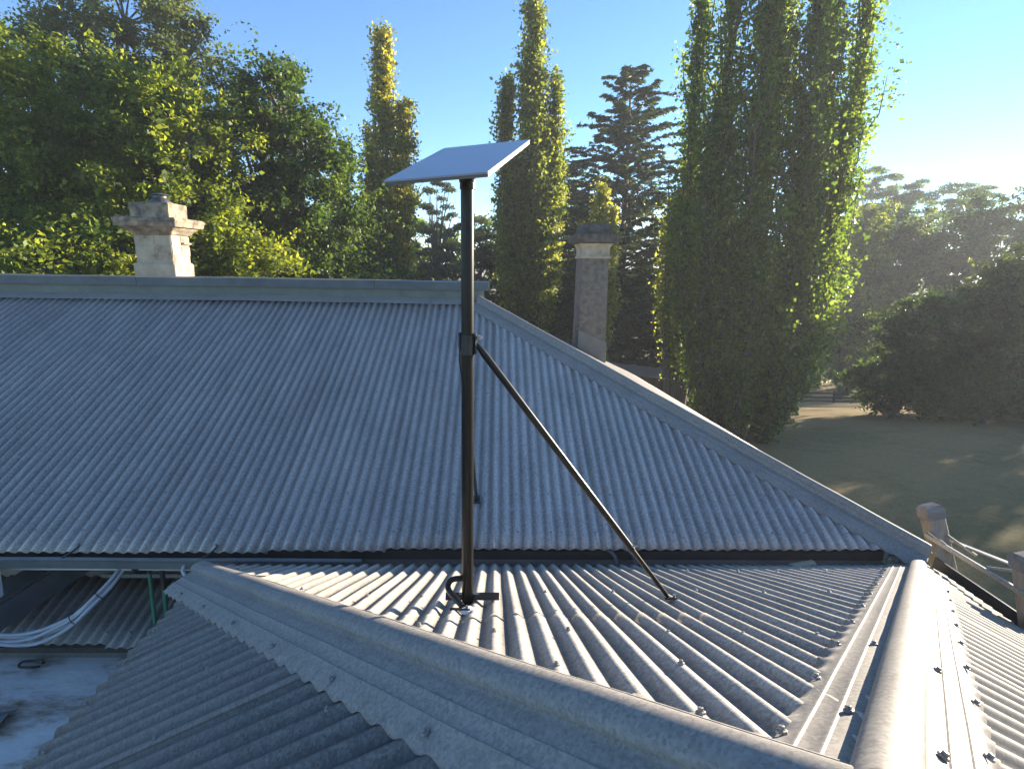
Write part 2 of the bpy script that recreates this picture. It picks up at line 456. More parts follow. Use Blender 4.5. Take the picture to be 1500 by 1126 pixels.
def build_ground():
    xs = np.concatenate([np.linspace(-600, -60, 14)[:-1], np.linspace(-60, 80, 141)[:-1], np.linspace(80, 700, 14)])
    ys = np.concatenate([np.linspace(-60, -6, 10)[:-1], np.linspace(-6, 70, 120)[:-1], np.linspace(70, 900, 40)])
    X, Y = np.meshgrid(xs, ys)
    Z = gz(X, Y)
    V = np.stack([X.ravel(), Y.ravel(), Z.ravel()], 1)
    nx, ny = len(xs), len(ys)
    Fc = [(j * nx + i, j * nx + i + 1, (j + 1) * nx + i + 1, (j + 1) * nx + i) for j in range(ny - 1) for i in range(nx - 1)]
    m = mat('lawn_and_paddock', (0.05, 0.07, 0.02), 0.95, 0, 0.1)
    L = m.node_tree.links
    b = m.node_tree.nodes['Principled BSDF']
    geo = node(m, 'ShaderNodeNewGeometry')
    n1 = node(m, 'ShaderNodeTexNoise', Scale=0.16, Detail=5, Roughness=0.6)
    n2 = node(m, 'ShaderNodeTexNoise', Scale=2.2, Detail=8, Roughness=0.7)
    n3 = node(m, 'ShaderNodeTexNoise', Scale=11.0, Detail=9, Roughness=0.85)
    for n in (n1, n2, n3):
        L.new(geo.outputs['Position'], n.inputs['Vector'])
    sep = node(m, 'ShaderNodeSeparateXYZ')
    L.new(geo.outputs['Position'], sep.inputs[0])
    mr = node(m, 'ShaderNodeMapRange')        # the lawn dries out towards the paddock
    mr.inputs['From Min'].default_value = 8
    mr.inputs['From Max'].default_value = 40
    L.new(sep.outputs['Y'], mr.inputs[0])
    add = node(m, 'ShaderNodeMath', operation='ADD')
    r1 = ramp(m, [(0.42, (0, 0, 0)), (0.66, (1, 1, 1))])
    L.new(n1.outputs[0], r1.inputs[0])
    sc = node(m, 'ShaderNodeMath', operation='MULTIPLY')
    sc.inputs[1].default_value = 0.8
    L.new(r1.outputs[0], sc.inputs[0])
    L.new(sc.outputs[0], add.inputs[0]); L.new(mr.outputs[0], add.inputs[1])
    add2 = node(m, 'ShaderNodeMath', operation='MULTIPLY_ADD', use_clamp=True)
    L.new(n2.outputs[0], add2.inputs[0]); add2.inputs[1].default_value = 1.3
    sub = node(m, 'ShaderNodeMath', operation='SUBTRACT'); sub.inputs[1].default_value = 0.50
    L.new(add.outputs[0], sub.inputs[0]); L.new(sub.outputs[0], add2.inputs[2])
    green = ramp(m, [(0.3, (0.085, 0.086, 0.034)), (0.7, (0.18, 0.17, 0.075))])
    straw = ramp(m, [(0.3, (0.19, 0.14, 0.065)), (0.7, (0.40, 0.29, 0.135))])
    L.new(n3.outputs[0], green.inputs[0]); L.new(n3.outputs[0], straw.inputs[0])
    mix = node(m, 'ShaderNodeMixRGB')
    L.new(add2.outputs[0], mix.inputs[0]); L.new(green.outputs[0], mix.inputs[1]); L.new(straw.outputs[0], mix.inputs[2])
    L.new(mix.outputs[0], b.inputs['Base Color'])
    bp = node(m, 'ShaderNodeBump', Strength=0.7, Distance=0.06)
    L.new(n3.outputs[0], bp.inputs['Height'])
    L.new(bp.outputs[0], b.inputs['Normal'])
    o = mesh_obj('ground', V, Fc, m, None, True)
    tag(o, 'sloping lawn running down to a dry straw paddock', None, None, 'structure')
build_ground()

# ------------------------------------------------------------------ the house
house = empty('house', (0, 6, float(gz(0, 6))))
tag(house, 'old house with grey corrugated iron hip roofs and stone chimneys', 'house')
HINV = Vector(house.location)

def hpart(o):
    """parent to the house keeping coordinates"""
    o.parent = house
    o.location = Vector(o.location) - HINV
    return o

PIT, AMP = 0.0762, 0.0098
TA = 0.4586                                # fall of the main roof
CA, SA = math.cos(math.atan(TA)), math.sin(math.atan(TA))
YE, ZE = 3.432, -1.842                     # main eave
YR, ZR = 6.539, -0.417                     # main ridge
XH, XR = 2.88, -0.23                       # main hip: eave corner and ridge end
S1, S2, S3 = 0.445, 0.505, 0.534           # falls of the lower roof
AX, AY, AZ = 0.50, 0.583, -0.6915          # apex of the lower roof
M1, M2 = 1.1346, 1.1997
X2E, X3E, Y1E = -1.69, 3.27, 3.42

def corrugated(name, O, eu, ev, u0, u1, v0, v1, m, parent, tilt=0.0025, dv=0.22, spp=10, sag=0.0012, seed=0):
    """one sheet: u runs across the corrugations, v along them between v0(u) and v1(u)"""
    O, eu, ev = Vector(O), Vector(eu), Vector(ev)
    en = eu.cross(ev).normalized()
    if en.z < 0:
        en = -en
    rs = np.random.default_rng(seed + 100)
    nu = max(2, int(round((u1 - u0) / PIT * spp)) + 1)
    us = [u for u in np.linspace(u0, u1, nu) if v1(u) - v0(u) > 0.004]
    if len(us) < 2:
        return None
    Lm = max(v1(u) - v0(u) for u in us)
    nv = max(2, int(Lm / dv) + 2)
    ph = rs.uniform(0, 6.28, 6)
    am = rs.normal(0, 0.0006, 2)
    V, Fc = [], []
    for u in us:
        a, b = v0(u), v1(u)
        for j in range(nv):
            v = a + (b - a) * j / (nv - 1)
            hgt = AMP * math.cos(2 * math.pi * u / PIT) + tilt * (u - u0) / (u1 - u0)
            hgt += sag * (math.sin(v * 3.1 + ph[0] + u * 2) + math.sin(v * 7.3 + ph[1] + u * 5) * 0.6)
            hgt += am[0] * math.sin(u * 41 + ph[2])
            V.append(O + eu * u + ev * v + en * hgt)
    n = len(us)
    for i in range(n - 1):
        for j in range(nv - 1):
            q = (i * nv + j, (i + 1) * nv + j, (i + 1) * nv + j + 1, i * nv + j + 1)
            Fc.append(q)
    o = mesh_obj(name, V, Fc, m, parent, True)
    if o.data.polygons[0].normal.dot(en) < 0:
        o.data.flip_normals()
    md = o.modifiers.new('thickness', 'SOLIDIFY')
    md.thickness = 0.0012
    md.offset = -1
    return o

# decks under the sheets close the roofs
def deck(name, V, F):
    o = mesh_obj(name, V, F, M['deck'])
    return hpart(o)

D = 0.035
YB = YR + (YR - YE)
XB = 2.347
main_roof = deck('main_roof', [
    (-7.4, YE + 0.03, ZE - D), (XH - 0.03, YE + 0.03, ZE - D), (XR, YR, ZR - D), (-7.4, YR, ZR - D), (-7.4, YB, ZE - D), (XB - 0.03, YB, ZE - D),
    (-7.4, YE + 0.03, ZE - D - 0.06), (XH - 0.03, YE + 0.03, ZE - D - 0.06), (-7.4, YB, ZE - D - 0.06), (XB - 0.03, YB, ZE - D - 0.06)],
    [(0, 1, 2, 3), (1, 5, 2), (3, 2, 5, 4), (0, 6, 7, 1), (1, 7, 9, 5), (5, 9, 8, 4), (6, 8, 9, 7), (0, 3, 4, 8, 6)])
main_roof['label'] = 'large blue-grey corrugated iron hip roof behind the mast'
YN = -3.2
def z1(y): return AZ - S1 * (y - AY)
def z2(x): return AZ - S2 * (AX - x)
def z3(x): return AZ - S3 * (x - AX)
xl = lambda y: AX - (y - AY) / M1
xr = lambda y: AX + (y - AY) / M2
x1l, x1r = max(xl(Y1E), X2E), min(xr(Y1E), X3E)
y2e = AY + (AX - X2E) * M1
LD = 0.035
lower_roof = deck('lower_roof', [
    (AX, AY, AZ - LD), (x1l, y2e - .02, z2(X2E) - LD), (X2E + .02, y2e - .02, z2(X2E) - LD), (X2E + .02, YN, z2(X2E) - LD), (AX, YN, AZ - LD),
    (X3E - .02, YN, z3(X3E) - LD), (X3E - .02, Y1E - .02, z3(X3E) - LD), (xr(Y1E), Y1E - .02, z1(Y1E) - LD), (x1l, Y1E - .02, z1(Y1E) - LD)],
    [(0, 1, 2, 3, 4), (0, 4, 5, 6, 7), (0, 7, 8, 1)])
lower_roof['label'] = 'lower corrugated iron hip roof in the foreground, its back slope sunlit'
side_roof = empty('side_roof', (0, 0, 0))
hpart(side_roof)
for r_ in (main_roof, lower_roof, side_roof):
    r_.matrix_parent_inverse = Matrix()
# children of these parts are written in world coordinates: keep the parts' origin at the world origin
for r_ in (main_roof, lower_roof, side_roof):
    r_.location = -HINV

# --- main roof front sheets
W10 = PIT * 10
L_ALL = (YR - YE) / CA
def main_v1(u):
    if u <= XR:
        return L_ALL
    return max(0, L_ALL * (XH - u) / (XH - XR))
k0 = int(math.floor(-7.4 / W10))
k = k0
while k * W10 < XH:
    ua, ub = k * W10 - PIT * 0.25, (k + 1) * W10 + PIT * 0.55
    mid = (ua + ub) / 2
    lo = -0.034 if mid < -1.75 else (-0.016 if mid < -0.9 else 0.0)
    lo += random.uniform(-0.004, 0.004)
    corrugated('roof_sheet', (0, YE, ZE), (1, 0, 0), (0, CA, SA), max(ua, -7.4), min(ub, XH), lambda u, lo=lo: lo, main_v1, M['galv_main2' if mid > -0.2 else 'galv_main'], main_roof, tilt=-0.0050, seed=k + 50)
    k += 1
# --- main roof right-hand slope, seen edge on over the hip: its eave is a few degrees out of square
SQ = (0.9963, 0.0855)                      # plan direction of its fall
c5, s5 = math.cos(math.atan(0.503)), math.sin(math.atan(0.503))
SE = 6.239
def mr_v1(u):
    return max(0.0, 3.171 * min(u / 3.361, (SE - u) / (SE - 3.361)))
k = 0
while k * W10 < SE:
    ua, ub = k * W10 - PIT * 0.25, (k + 1) * W10 + PIT * 0.55
    corrugated('roof_sheet', (XH, YE, ZE), (-SQ[1], SQ[0], 0), (-SQ[0] * c5, -SQ[1] * c5, s5), max(ua, 0), min(ub, SE), lambda u: -0.02, mr_v1, M['galv_cap'], main_roof, seed=k + 90)
    k += 1
# --- main roof back slope
k = k0
while k * W10 < XH:
    ua, ub = k * W10 - PIT * 0.25, (k + 1) * W10 + PIT * 0.55
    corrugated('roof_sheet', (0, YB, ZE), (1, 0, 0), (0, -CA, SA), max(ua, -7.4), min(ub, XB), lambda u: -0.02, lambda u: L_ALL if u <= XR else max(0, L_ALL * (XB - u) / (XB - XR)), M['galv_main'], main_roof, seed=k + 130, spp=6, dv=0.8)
    k += 1

# --- lower roof, sunlit back slope (falls away from the camera)
C1, N1 = math.cos(math.atan(S1)), math.sin(math.atan(S1))
def f1_top(u):
    y = AY + (AX - u) * M1 if u < AX else AY + (u - AX) * M2
    return (y - AY) / C1
F1L = (Y1E - AY) / C1
lap = (1.80 - AY) / C1
OFF = 0.012
k = -4
while k * W10 + OFF < 3.0:
    ua, ub = k * W10 - PIT * 0.25 + OFF * 0, (k + 1) * W10 + PIT * 0.55
    ua2, ub2 = max(ua, -1.69), min(ub, 2.84)
    if ub2 > ua2:
        if (ua + ub) / 2 < 0.55:
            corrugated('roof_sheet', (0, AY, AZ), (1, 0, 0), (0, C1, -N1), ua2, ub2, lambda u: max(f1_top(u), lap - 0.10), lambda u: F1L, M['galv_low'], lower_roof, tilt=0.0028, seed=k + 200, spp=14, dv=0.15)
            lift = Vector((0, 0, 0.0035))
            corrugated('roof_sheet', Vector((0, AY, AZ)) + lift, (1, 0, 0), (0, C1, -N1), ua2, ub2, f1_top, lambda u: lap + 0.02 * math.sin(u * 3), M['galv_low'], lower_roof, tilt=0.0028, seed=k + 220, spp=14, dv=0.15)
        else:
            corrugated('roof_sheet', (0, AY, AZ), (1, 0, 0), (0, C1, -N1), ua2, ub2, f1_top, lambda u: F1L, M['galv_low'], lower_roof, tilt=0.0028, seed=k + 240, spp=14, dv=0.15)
    k += 1
# --- lower roof, shaded left slope
C2, N2 = math.cos(math.atan(S2)), math.sin(math.atan(S2))
F2L = (AX - X2E) / C2
def f2_top(u):
    return 0.0 if u < AY else (u - AY) / M1 / C2
k = int(math.floor(YN / W10))
while k * W10 < y2e:
    ua, ub = k * W10 - PIT * 0.25, (k + 1) * W10 + PIT * 0.55
    lo = random.uniform(-0.008, 0.012)
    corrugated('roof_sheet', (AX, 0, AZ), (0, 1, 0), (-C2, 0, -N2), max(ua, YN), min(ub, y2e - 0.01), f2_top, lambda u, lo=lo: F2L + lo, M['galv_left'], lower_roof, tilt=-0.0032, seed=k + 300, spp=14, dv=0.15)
    k += 1
# --- lower roof, sunlit right slope
C3, N3 = math.cos(math.atan(S3)), math.sin(math.atan(S3))
F3L = (X3E - AX) / C3
y3e = AY + (X3E - AX) * M2
def f3_top(u):
    return 0.0 if u < AY else (u - AY) / M2 / C3
k = int(math.floor(YN / W10))
while k * W10 < min(y3e, Y1E + 0.2):
    ua, ub = k * W10 - PIT * 0.25, (k + 1) * W10 + PIT * 0.55
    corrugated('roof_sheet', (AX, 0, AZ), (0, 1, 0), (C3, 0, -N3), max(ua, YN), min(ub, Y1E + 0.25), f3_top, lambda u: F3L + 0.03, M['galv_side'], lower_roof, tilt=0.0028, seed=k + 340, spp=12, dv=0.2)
    k += 1

# --- hip and ridge cappings: a pressed roll with flanges dressed down into the corrugations
def capping(name, A, B, zL, zR, waveL, waveR, fl, fr, roll, m, parent, step=0.009, hgt=0.012, zbase=0.03, rollz=None):
    rollz = roll if rollz is None else rollz
    """A, B plan ends; left of A->B is side L. zL/zR(x,y): slope planes; waveL/R: corrugation height"""
    A, B = Vector((A[0], A[1])), Vector((B[0], B[1]))
    t = (B - A).normalized()
    nl = Vector((-t.y, t.x))
    n = int((B - A).length / step) + 1
    prof = []                                  # (offset towards left, kind, value)
    def flange(f, sgn):
        pts = []
        inner = roll * 1.30 if roll < 0.04 else roll * 1.08
        ribs = [f * 0.50, f * 0.72] if f > 0.1 else []
        pts.append((sgn * f, 'wave', 0.0018))
        pts.append((sgn * (f - 0.012), 'wave', 0.0030))
        pts.append((sgn * (f - 0.03), 'flat', hgt))
        for rb in reversed(ribs):
            pts += [(sgn * (rb + 0.006), 'flat', hgt), (sgn * (rb + 0.002), 'flat', hgt + 0.0042), (sgn * (rb - 0.002), 'flat', hgt + 0.0042), (sgn * (rb - 0.006), 'flat', hgt)]
        pts.append((sgn * inner * 1.15, 'flat', hgt))
        pts.append((sgn * inner, 'flat', hgt - 0.002))
        return pts
    prof += flange(fl, 1)
    for i in range(15):
        a = math.pi * (1.12 - 1.24 * i / 14)
        prof.append((-roll * math.cos(a), 'roll', zbase + rollz * math.sin(a)))
    prof += list(reversed(flange(fr, -1)))
    V, Fc = [], []
    npf = len(prof)
    for i in range(n):
        P = A + t * ((B - A).length * i / (n - 1))
        wob = 0.0012 * math.sin(i * step * 5.1) + 0.0008 * math.sin(i * step * 13 + 1)
        for off, kind, val in prof:
            q = P + nl * off
            left = off > 0
            zf = zL if left else zR
            if kind == 'roll':
                z = min(zL(P.x, P.y), zR(P.x, P.y)) + val
            elif kind == 'flat':
                z = zf(q.x, q.y) + val
            else:
                wv = waveL if left else waveR
                z = zf(q.x, q.y) + min(wv(q.x, q.y) + val + 0.003, hgt)
            V.append((q.x, q.y, z + wob))
    for i in range(n - 1):
        for j in range(npf - 1):
            Fc.append((i * npf + j, i * npf + j + 1, (i + 1) * npf + j + 1, (i + 1) * npf + j))
    o = mesh_obj(name, V, Fc, m, parent, True)
    o.data.set_sharp_from_angle(angle=R(48))
    if o.data.polygons[npf // 2].normal.z < 0:
        o.data.flip_normals()
    md = o.modifiers.new('thickness', 'SOLIDIFY')
    md.thickness = 0.0014
    md.offset = -1
    return o

wx = lambda x, y: AMP * math.cos(2 * math.pi * x / PIT)
wy = lambda x, y: AMP * math.cos(2 * math.pi * y / PIT)
zz1 = lambda x, y: z1(y)
zz2 = lambda x, y: z2(x)
zz3 = lambda x, y: z3(x)
yA, yB = 3.20, 3.34
# left hip, from the apex out to the far left corner (its shaded flange is on the left slope)
capping('hip_capping', (AX + 0.03, AY - 0.03 * M1), (xl(yA), yA), zz2, zz1, wy, wx, 0.205, 0.130, 0.050, M['galv_cap'], lower_roof, hgt=0.0185, zbase=0.014, rollz=0.033)
capping('hip_capping', (xr(yB), yB), (AX - 0.06, AY - 0.06 * M2), zz3, zz1, wy, wx, 0.175, 0.175, 0.046, M['galv_cap'], lower_roof, hgt=0.0185, zbase=0.018, rollz=0.042)
capping('ridge_capping', (AX, YN), (AX, AY - 0.0), zz2, zz3, wy, wy, 0.165, 0.165, 0.036, M['galv_cap'], lower_roof, step=0.02)
# rounded end of the right hip roll
lathe('hip_end_cap', [(0.0005, 0.030), (0.024, 0.026), (0.040, 0.012), (0.046, -0.01), (0.046, -0.03)], (xr(yB) + 0.0, yB + 0.005, z1(yB) + 0.03), M['galv_cap'], lower_roof)
# knuckle where the hips meet the ridge
lathe('hip_junction_cap', [(0.0005, 0.037), (0.018, 0.033), (0.030, 0.020), (0.037, 0.0), (0.037, -0.03)], (AX, AY, AZ + 0.03), M['galv_cap'], lower_roof)

zm = lambda x, y: ZE + TA * (y - YE)
zs = lambda x, y: ZE - 0.501 * (x - XH) - 0.043 * (y - YE)
wyy = lambda x, y: AMP * math.cos(2 * math.pi * (-0.0855 * (x - XH) + 0.9963 * (y - YE)) / PIT)
capping('hip_capping', (XH + 0.035, YE - 0.035), (XR + 0.02, YR - 0.02), zm, zs, wx, wyy, 0.19, 0.19, 0.036, M['galv_cap'], main_roof, step=0.012)

# --- main ridge: flashing, upstand and a flat box capping
XL0, XL1 = -7.4, -0.10
def prism_x(name, prof, xa, xb, m, parent, dz_b=0.0, nseg=24):
    """profile (y, z) swept along X; dz_b lifts the far end"""
    n = len(prof)
    V, Fc = [], []
    for s in range(nseg + 1):
        f = s / nseg
        x = xa + (xb - xa) * f
        wb = 0.003 * math.sin(x * 1.7) + 0.002 * math.sin(x * 4.1 + 1)
        V += [(x, y, z + dz_b * f + wb) for y, z in prof]
    for s in range(nseg):
        for i in range(n):
            j = (i + 1) % n
            Fc.append((s * n + i, s * n + j, (s + 1) * n + j, (s + 1) * n + i))
    Fc.append(tuple(range(n)))
    Fc.append(tuple(nseg * n + i for i in reversed(range(n))))
    bm = bmesh.new()
    vs = [bm.verts.new(v) for v in V]
    for f in Fc:
        bm.faces.new([vs[i] for i in f])
    return bm_obj(name, bm, m, parent)
yf = YR - 0.10
zfl = ZR - 0.046 + 0.014
prism_x('ridge_flashing', [(yf, zfl), (YR + 0.02, zfl + 0.12 * TA), (YR + 0.02, zfl + 0.12 * TA - 0.004), (yf, zfl - 0.004)], XL0, XL1 - 0.30, M['galv_cap'], main_roof)
prism_x('ridge_upstand', [(YR + 0.022, ZR - 0.03), (YR + 0.022, ZR + 0.15), (YR + 0.30, ZR + 0.15), (YR + 0.30, ZR - 0.05)], XL0, XL1 - 0.06, M['ridge_green'], main_roof)
for a_, b_ in ((-7.4, -4.05), (-4.045, -1.4), (-1.395, XL1)):
    prism_x('ridge_box_capping', [(YR - 0.005, ZR + 0.115), (YR - 0.005, ZR + 0.205), (YR + 0.33, ZR + 0.21), (YR + 0.33, ZR + 0.115), (YR + 0.30, ZR + 0.155), (YR + 0.03, ZR + 0.155)], a_, b_, M['ridge_blue'], main_roof, nseg=10)

# --- fascia, gutter, walls
hp = lambda o: (setattr(o, 'parent', house), setattr(o, 'location', Vector(o.location) - HINV), o)[2]
hp(box('fascia_board', (1.0, YE + 0.055, ZE - 0.10), (3.72, 0.035, 0.125), M['fascia']))
hp(box('fascia_board', (-4.15, YE + 0.075, ZE - 0.115), (6.5, 0.03, 0.17), M['cream']))
hp(box('fascia_end_block', (2.71, YE + 0.02, ZE - 0.075), (0.125, 0.10, 0.085), M['lichen_wood'], bevel=0.008))
hp(prism_x('gutter', [(YE - 0.075, ZE - 0.035), (YE - 0.085, ZE - 0.048), (YE - 0.075, ZE - 0.06), (YE - 0.07, ZE - 0.115), (YE + 0.045, ZE - 0.118), (YE + 0.045, ZE - 0.045), (YE + 0.04, ZE - 0.045), (YE + 0.04, ZE - 0.11), (YE - 0.062, ZE - 0.108), (YE - 0.066, ZE - 0.055), (YE - 0.068, ZE - 0.035)], -3.17, -0.86, M['gutter'], None, nseg=12))
for x in (-2.72, -1.84):
    hp(tube('gutter_strap', smooth_path([(x - 0.03, YE - 0.08, ZE - 0.03), (x + 0.005, YE - 0.05, ZE - 0.012), (x + 0.04, YE - 0.02, ZE + 0.018), (x + 0.01, YE + 0.02, ZE + 0.012)], 4), 0.006, M['black'], None, 6))
zg = float(gz(0, 6)) - 0.6
hp(box('wall', (-2.75, 6.75, (ZE - 0.16 + zg) / 2), (8.9, 5.7, ZE - 0.16 - zg), M['wall']))
hp(box('wall', (0.80, 0.35, (-2.30 + zg) / 2), (4.2, 6.6, -2.30 - zg), M['wall']))
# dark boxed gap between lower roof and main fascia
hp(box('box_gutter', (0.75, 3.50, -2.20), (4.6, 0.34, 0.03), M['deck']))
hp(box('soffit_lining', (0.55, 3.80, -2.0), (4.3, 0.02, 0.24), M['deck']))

# --- right-hand eave of the lower roof: black gutter
g_ = hp(prism_x('gutter', [(-0.06, 0.0), (-0.06, -0.10), (0.06, -0.10), (0.075, 0.03), (0.062, 0.03), (0.05, -0.085), (-0.05, -0.085), (-0.05, 0.0)], -3.2, 3.9, M['black_gutter'], None, nseg=12))
for v in g_.data.vertices:
    x, y, z = v.co
    v.co = (X3E + 0.055 + y, x, z3(X3E) - 0.012 + z)

# --- small lower roof and flat valley floor at the left
hp(box('valley_floor', (-2.95, 2.35, -2.67), (3.6, 2.3, 0.04), M['galv_old'], bevel=0.01))
hp(box('valley_upstand', (-2.95, 3.44, -2.60), (3.6, 0.03, 0.16), M['galv_side']))
hp(box('wall', (-2.95, 2.6, (-2.7 + zg) / 2), (3.5, 2.6, -2.7 - zg), M['wall']))
T17 = 0.306
c17, s17 = math.cos(math.atan(T17)), math.sin(math.atan(T17))
for i, (ua, ub) in enumerate(((-4.6, -3.84), (-3.86, -3.08), (-3.10, -2.545), (-2.56, -1.78))):
    corrugated('roof_sheet', (0, 3.33, -2.50 + (0.004 if i == 3 else 0)), (1, 0, 0), (0, c17, s17), ua, ub, lambda u: 0.0 + (0.02 if u < -2.55 else -0.01), lambda u: 0.60, M['galv_little'], side_roof, seed=400 + i, spp=12)
o = box('roof_deck', (-3.2, 3.62, -2.50 + 0.29 * T17 - 0.05), (2.9, 0.56, 0.05), M['deck'], side_roof, Matrix.Rotation(math.atan(T17), 3, 'X'))
beam('wall_flashing', (-2.9, 3.86, -2.30), (-1.75, 3.86, -2.30), 0.012, 0.03, M['galv_cap'], side_roof)
beam('barge_flashing', (-3.30, 3.28, -2.36), (-2.98, 3.90, -2.17), 0.03, 0.16, M['ridge_blue'], side_roof)
beam('barge_flashing', (-3.42, 3.28, -2.28), (-3.10, 3.90, -2.09), 0.20, 0.012, M['ridge_blue'], side_roof)
side_roof['label'] = 'small lower corrugated roof tucked under the main eave at left'

# --- chimneys
def moulding(name, cx, cy, prof, hx, hy, m, parent, jitter=0.0, seed=0):
    """square-plan moulding: prof is (extra half width, z)"""
    rs = np.random.default_rng(seed)
    V, Fc = [], []
    n = len(prof)
    for e, z in prof:
        for sx, sy in ((-1, -1), (1, -1), (1, 1), (-1, 1)):
            j = rs.normal(0, jitter, 3)
            V.append((cx + sx * (hx + e) + j[0], cy + sy * (hy + e) + j[1], z + j[2]))
    for i in range(n - 1):
        for k in range(4):
            k2 = (k + 1) % 4
            Fc.append((i * 4 + k, i * 4 + k2, (i + 1) * 4 + k2, (i + 1) * 4 + k))
    Fc.append((3, 2, 1, 0))
    Fc.append(tuple((n - 1) * 4 + k for k in range(4)))
    bm = bmesh.new()
    vs = [bm.verts.new(v) for v in V]
    for f in Fc:
        bm.faces.new([vs[i] for i in f])
    bmesh.ops.recalc_face_normals(bm, faces=bm.faces)
    es = [e for e in bm.edges if e.calc_face_angle(0) > 0.4]
    bmesh.ops.bevel(bm, geom=es, offset=0.006, segments=2, affect='EDGES')
    return bm_obj(name, bm, m, parent)

CX, CY = -4.69, 8.26
ch = moulding('chimney', CX, CY, [(0, -1.25), (0, 0.33)], 0.245, 0.225, M['sandstone'], None)
hpart(ch); ch.location = -HINV
ch['label'] = 'squat pale sandstone chimney with broad cornice behind the main ridge'
moulding('plinth', CX, CY, [(0.028, -1.2), (0.028, -0.09), (0.010, -0.075), (0.010, -0.07)], 0.247, 0.227, M['sandstone'], ch, 0.002, 1)
moulding('cornice', CX, CY, [(0.006, 0.30), (0.03, 0.315), (0.045, 0.345), (0.09, 0.385), (0.10, 0.405), (0.158, 0.41), (0.16, 0.47), (0.168, 0.475), (0.168, 0.515), (0.15, 0.53)], 0.247, 0.227, M['sandstone_dark'], ch, 0.002, 2)
moulding('cap_block', CX, CY, [(0.012, 0.525), (0.006, 0.60), (0.012, 0.72), (0.006, 0.728)], 0.25, 0.23, M['sandstone_dark'], ch, 0.003, 3)
# courses of stone on the shaft
for zc in (0.03, 0.17):
    for s, (xa, xb) in enumerate(((-0.247, 0.02), (0.026, 0.247))):
        box('stone_block', (CX + (xa + xb) / 2, CY - 0.2275, zc + 0.063), (xb - xa - 0.008, 0.012, 0.122), M['sandstone'], ch, bevel=0.003)
    for s, (ya, yb) in enumerate(((-0.227, 0.0), (0.006, 0.227))):
        box('stone_block', (CX + 0.2475, CY + (ya + yb) / 2, zc + 0.063), (0.012, yb - ya - 0.008, 0.122), M['sandstone'], ch, bevel=0.003)
box('stone_ledge', (CX + 0.262, CY + 0.12, 0.20), (0.055, 0.20, 0.028), M['sandstone'], ch, bevel=0.008)
lathe('cowl', [(0.15, 0.725), (0.145, 0.745), (0.11, 0.775), (0.085, 0.80), (0.085, 0.83)], (CX + 0.05, CY - 0.03, 0), M['cowl'], ch)
lathe('cowl_lid', [(0.03, 0.825), (0.12, 0.832), (0.125, 0.838), (0.09, 0.855), (0.02, 0.865)], (CX + 0.05, CY - 0.03, 0), M['cowl'], ch)
# second chimney, beyond the hip
DX, DY = 1.285, 7.88
c2 = moulding('chimney', DX, DY, [(0.014, -1.6), (0.0, 0.12)], 0.178, 0.28, M['chim_grey'], None)
hpart(c2); c2.location = -HINV
c2['label'] = 'tall narrow grey rendered chimney rising behind the hip'
moulding('neck_band', DX, DY, [(0.004, 0.085), (0.022, 0.09), (0.022, 0.115), (0.006, 0.125), (0.004, 0.2), (0.012, 0.23), (0.035, 0.265), (0.04, 0.28)], 0.178, 0.28, M['sandstone'], c2, 0.001, 5)
moulding('cornice', DX, DY, [(0.05, 0.28), (0.105, 0.29), (0.112, 0.385), (0.09, 0.395)], 0.178, 0.28, M['chim_dark'], c2, 0.003, 6)
moulding('cap_block', DX, DY, [(0.012, 0.39), (0.012, 0.49), (-0.01, 0.535)], 0.18, 0.28, M['chim_dark'], c2, 0.003, 7)
yf2 = DY - 0.298
fl_ = [(DX - 0.19, yf2, -0.86), (DX + 0.20, yf2, -1.02), (DX + 0.20, yf2, -1.30), (DX - 0.19, yf2, -1.12)]
mesh_obj('chimney_flashing', fl_ + [(x, y + 0.010, z) for x, y, z in fl_], [(3, 2, 1, 0), (4, 5, 6, 7), (0, 1, 5, 4), (1, 2, 6, 5), (2, 3, 7, 6), (3, 0, 4, 7)], M['gutter'], c2)
box('lead_collar', (DX - 0.205, DY - 0.26, -0.84), (0.05, 0.09, 0.05), M['chim_dark'], c2, bevel=0.01)

# --- roofing screws (near ones one by one)
def screw_mesh():
    bm = bmesh.new()
    def ring(r, z, n=10):
        return [bm.verts.new((r * math.cos(2 * math.pi * i / n), r * math.sin(2 * math.pi * i / n), z)) for i in range(n)]
    prof = [(0.0105, -0.003), (0.0105, 0.0010), (0.0085, 0.0025), (0.0062, 0.0028), (0.0060, 0.0080), (0.0045, 0.0090)]
    prev = None
    for i, (r, z) in enumerate(prof):
        n = 8
        cur = ring(r, z, n)
        if prev:
            for k_ in range(n):
                bm.faces.new((prev[k_], prev[(k_ + 1) % n], cur[(k_ + 1) % n], cur[k_]))
        prev = cur
    bm.faces.new(prev)
    me = bpy.data.meshes.new('screw')
    bm.to_mesh(me); bm.free()
    me.materials.append(M['screw_dark'])
    return me
SCREW = screw_mesh()
def screw(p, nrm, parent, s=1.0):
    o = bpy.data.objects.new('screw', SCREW)
    o.location = p
    q = Vector(nrm).to_track_quat('Z', 'Y')
    o.rotation_euler = (q @ Vector((0, 0, 1)).to_track_quat('Z', 'Y')).to_euler()
    o.rotation_euler.rotate_axis('Z', random.uniform(0, 6))
    o.scale = (s, s, s)
    return link(o, parent)
n1v = Vector((0, S1, 1)).normalized()
n2v = Vector((-S2, 0, 1)).normalized()
n3v = Vector((S3, 0, 1)).normalized()
nmv = Vector((0, -TA, 1)).normalized()
def crest(v): return round(v / PIT) * PIT
